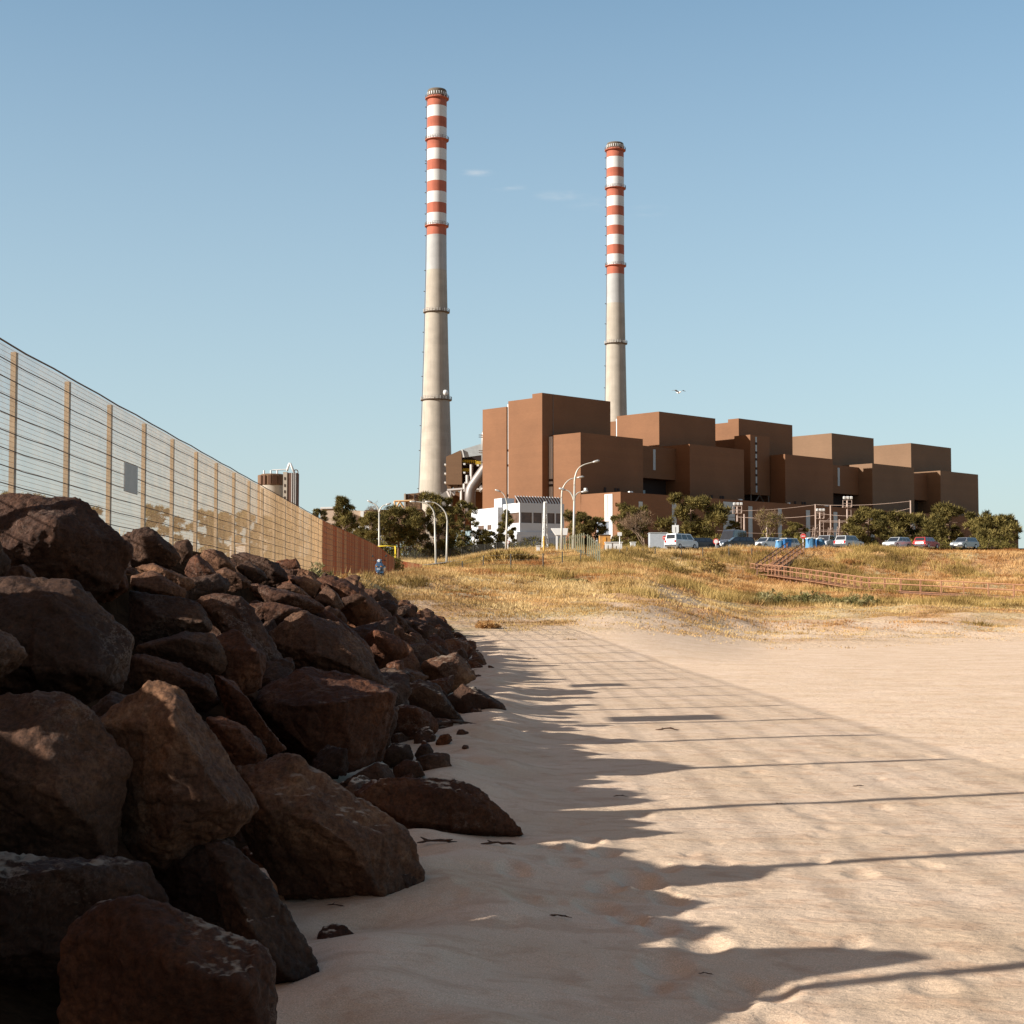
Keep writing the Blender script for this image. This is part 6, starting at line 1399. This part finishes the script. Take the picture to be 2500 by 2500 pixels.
mb = MB(); mb.add([(-.16, .1, .3), (.16, .1, .3), (.14, .9, .5), (-.14, .9, .5), (-.17, .12, .66), (.17, .12, .66), (.13, .95, .76), (-.13, .95, .76)], [(0, 1, 2, 3), (7, 6, 5, 4), (0, 4, 5, 1), (1, 5, 6, 2), (2, 6, 7, 3), (3, 7, 4, 0)]); mb.build('rear_body', SB, SC, bevel=.05, segs=3)
mb = MB(); mb.prism([(.1, .66), (.9, .76), (.92, .82), (.5, .84), (.15, .77)], -.14, .14); mb.v = [(y, x, z) for x, y, z in mb.v]; mb.build('seat', SK, SC, bevel=.03)
MB().box((0, .95, .68), (.2, .05, .08)).build('tail_light', TLM, SC)
for s_ in (-1, 1): MB().tube([(s_*.06, -.6, .235), (s_*.06, -.48, .6)], .02, 6).build('fork_leg', SG, SC)
MB().tube([(-.1, .1, .25), (-.22, .08, .0)], .012, 6).build('side_stand', SK, SC)
# ------------------------------------------------------------ gull
bp = at(1657, 958, 120); BD = empty('gull', bp, .4, 'small gull gliding in the sky above the brown blocks', 'bird')
FW = mat('gull_white', (.75, .72, .68), .8); FG = mat('gull_grey', (.25, .24, .23), .8)
mb = MB(); mb.tube([(0, -.3, .0), (0, -.26, .02), (0, -.16, 0), (0, 0, -.02), (0, .18, 0), (0, .3, .02)], [.015, .045, .05, .075, .045, .02], 10); mb.build('body', FW, BD, smooth=True)
MB().add([(-.035, .25, .015), (.035, .25, .015), (.08, .42, .02), (-.08, .42, .02), (0, .3, .035)], [(0, 1, 2, 3), (0, 4, 1), (1, 4, 2), (2, 4, 3), (3, 4, 0)]).build('tail', FW, BD)
for s_ in (-1, 1):
    vs = [(s_*.04, -.12, .02), (s_*.3, -.16, .16), (s_*.6, -.02, .10), (s_*.34, .04, .15), (s_*.04, .1, .02)]
    MB().add([(x, y, z+.012) for x, y, z in vs]+[(x, y, z-.008) for x, y, z in vs], [(0, 1, 3, 4), (1, 2, 3), (9, 8, 6, 5), (8, 7, 6), (0, 5, 6, 1), (1, 6, 7, 2), (2, 7, 8, 3), (3, 8, 9, 4), (4, 9, 5, 0)]).build('wing', FG, BD)
MB().tube([(0, -.3, 0), (0, -.36, -.008)], [.012, .003], 6).build('beak', mat('beak', (.6, .35, .05), .5), BD)
# ------------------------------------------------------------ bits lying on the sand
DRY = mat('dry_weed', (.075, .04, .025), .9, var=.4)
def ground(px, py): d = ray(px, py); k = -EYE/d.z; x, y = d.x*k, d.y*k; return Vector((x, y, float(T(np.array([x]), np.array([y]), True)[0])+.006))
for i, (px, py, s_, lb) in enumerate(((1065, 2102, .26, 'curved dry twig on a small sand hump near the cracked boulder'), (1220, 2116, .22, 'dark bent twig right of the small sand hump'), (1321, 2090, .14, 'flat dry leaf in the shaded sand'), (1366, 2265, .13, 'dark curled leaf in the shaded sand, nearest the camera'), (1515, 1946, .12, 'dark scrap of weed at the edge of the shadow'), (1100, 1796, .75, 'long crooked strand of dark seaweed beside the toe rocks'), (2096, 1921, .12, 'orange brown leaf on the sunlit sand'), (1630, 1786, .3, 'thin weed scrap on the sunlit sand under the long shadow bar'), (1905, 1966, .09, 'tiny dark pebble on the sunlit sand'), (1723, 2384, .07, 'small dark stick in the shade at the bottom'), (1301, 1619, .3, 'low dark clump of weed far up the beach'), (820, 2236, .1, 'brown leaf in the sand below the cracked boulder'))):
    g = ground(px, py); rg = random.Random(i+40); mb = MB(); a = rg.uniform(-.5, .5) if i != 5 else .25
    pts = [Vector((math.cos(a)*s_*(t-.5)+rg.uniform(-.05, .05)*s_, math.sin(a)*s_*(t-.5)+rg.uniform(-.05, .05)*s_, s_*.05*math.sin(t*PI)+rg.uniform(0, .04)*s_)) for t in np.linspace(0, 1, 8)]
    mb.tube(pts, [s_*r__*(.6 if i != 5 else .5) for r__ in (.02, .05, .06, .04, .06, .05, .04, .01)], 6)
    for k in (2, 5): mb.tube([pts[k], pts[k]+Vector((rg.uniform(-.2, .2)*s_, rg.uniform(-.3, .3)*s_, .05*s_))], [s_*.04, s_*.01], 5)
    mb.build('dry_scrap', DRY, None, loc=g, smooth=True); tag(COL.objects[-1], lb, 'debris')
# roots and branches below the dune edge
g = ground(1140, 1560); mb = MB(); rg = random.Random(3)
for k in range(7):
    a = at(1085+k*5, 1545+k*3, 57); b_ = at(1120+k*11, 1556+k*4, 55); mb.tube([a, a.lerp(b_, .5)+Vector((0, 0, rg.uniform(.05, .25))), b_], [.09, .07, .03], 6)
mb.build('driftwood', mat('dark_driftwood', (.07, .04, .028), .9, var=.3), None, loc=g, off=g, smooth=True); tag(COL.objects[-1], 'tangle of dark driftwood branches where the last rocks meet the dune grass', 'driftwood')
g = at(1121, 1946, 14.2); mb = MB(); mb.tube([(0, 0, -.03), (.01, -.02, 0), (.015, -.02, .035)], [.006, .016, .004], 8); mb.build('feather', FW, None, loc=g); tag(COL.objects[-1], 'small white feather stuck on the shark fin boulder', 'feather')
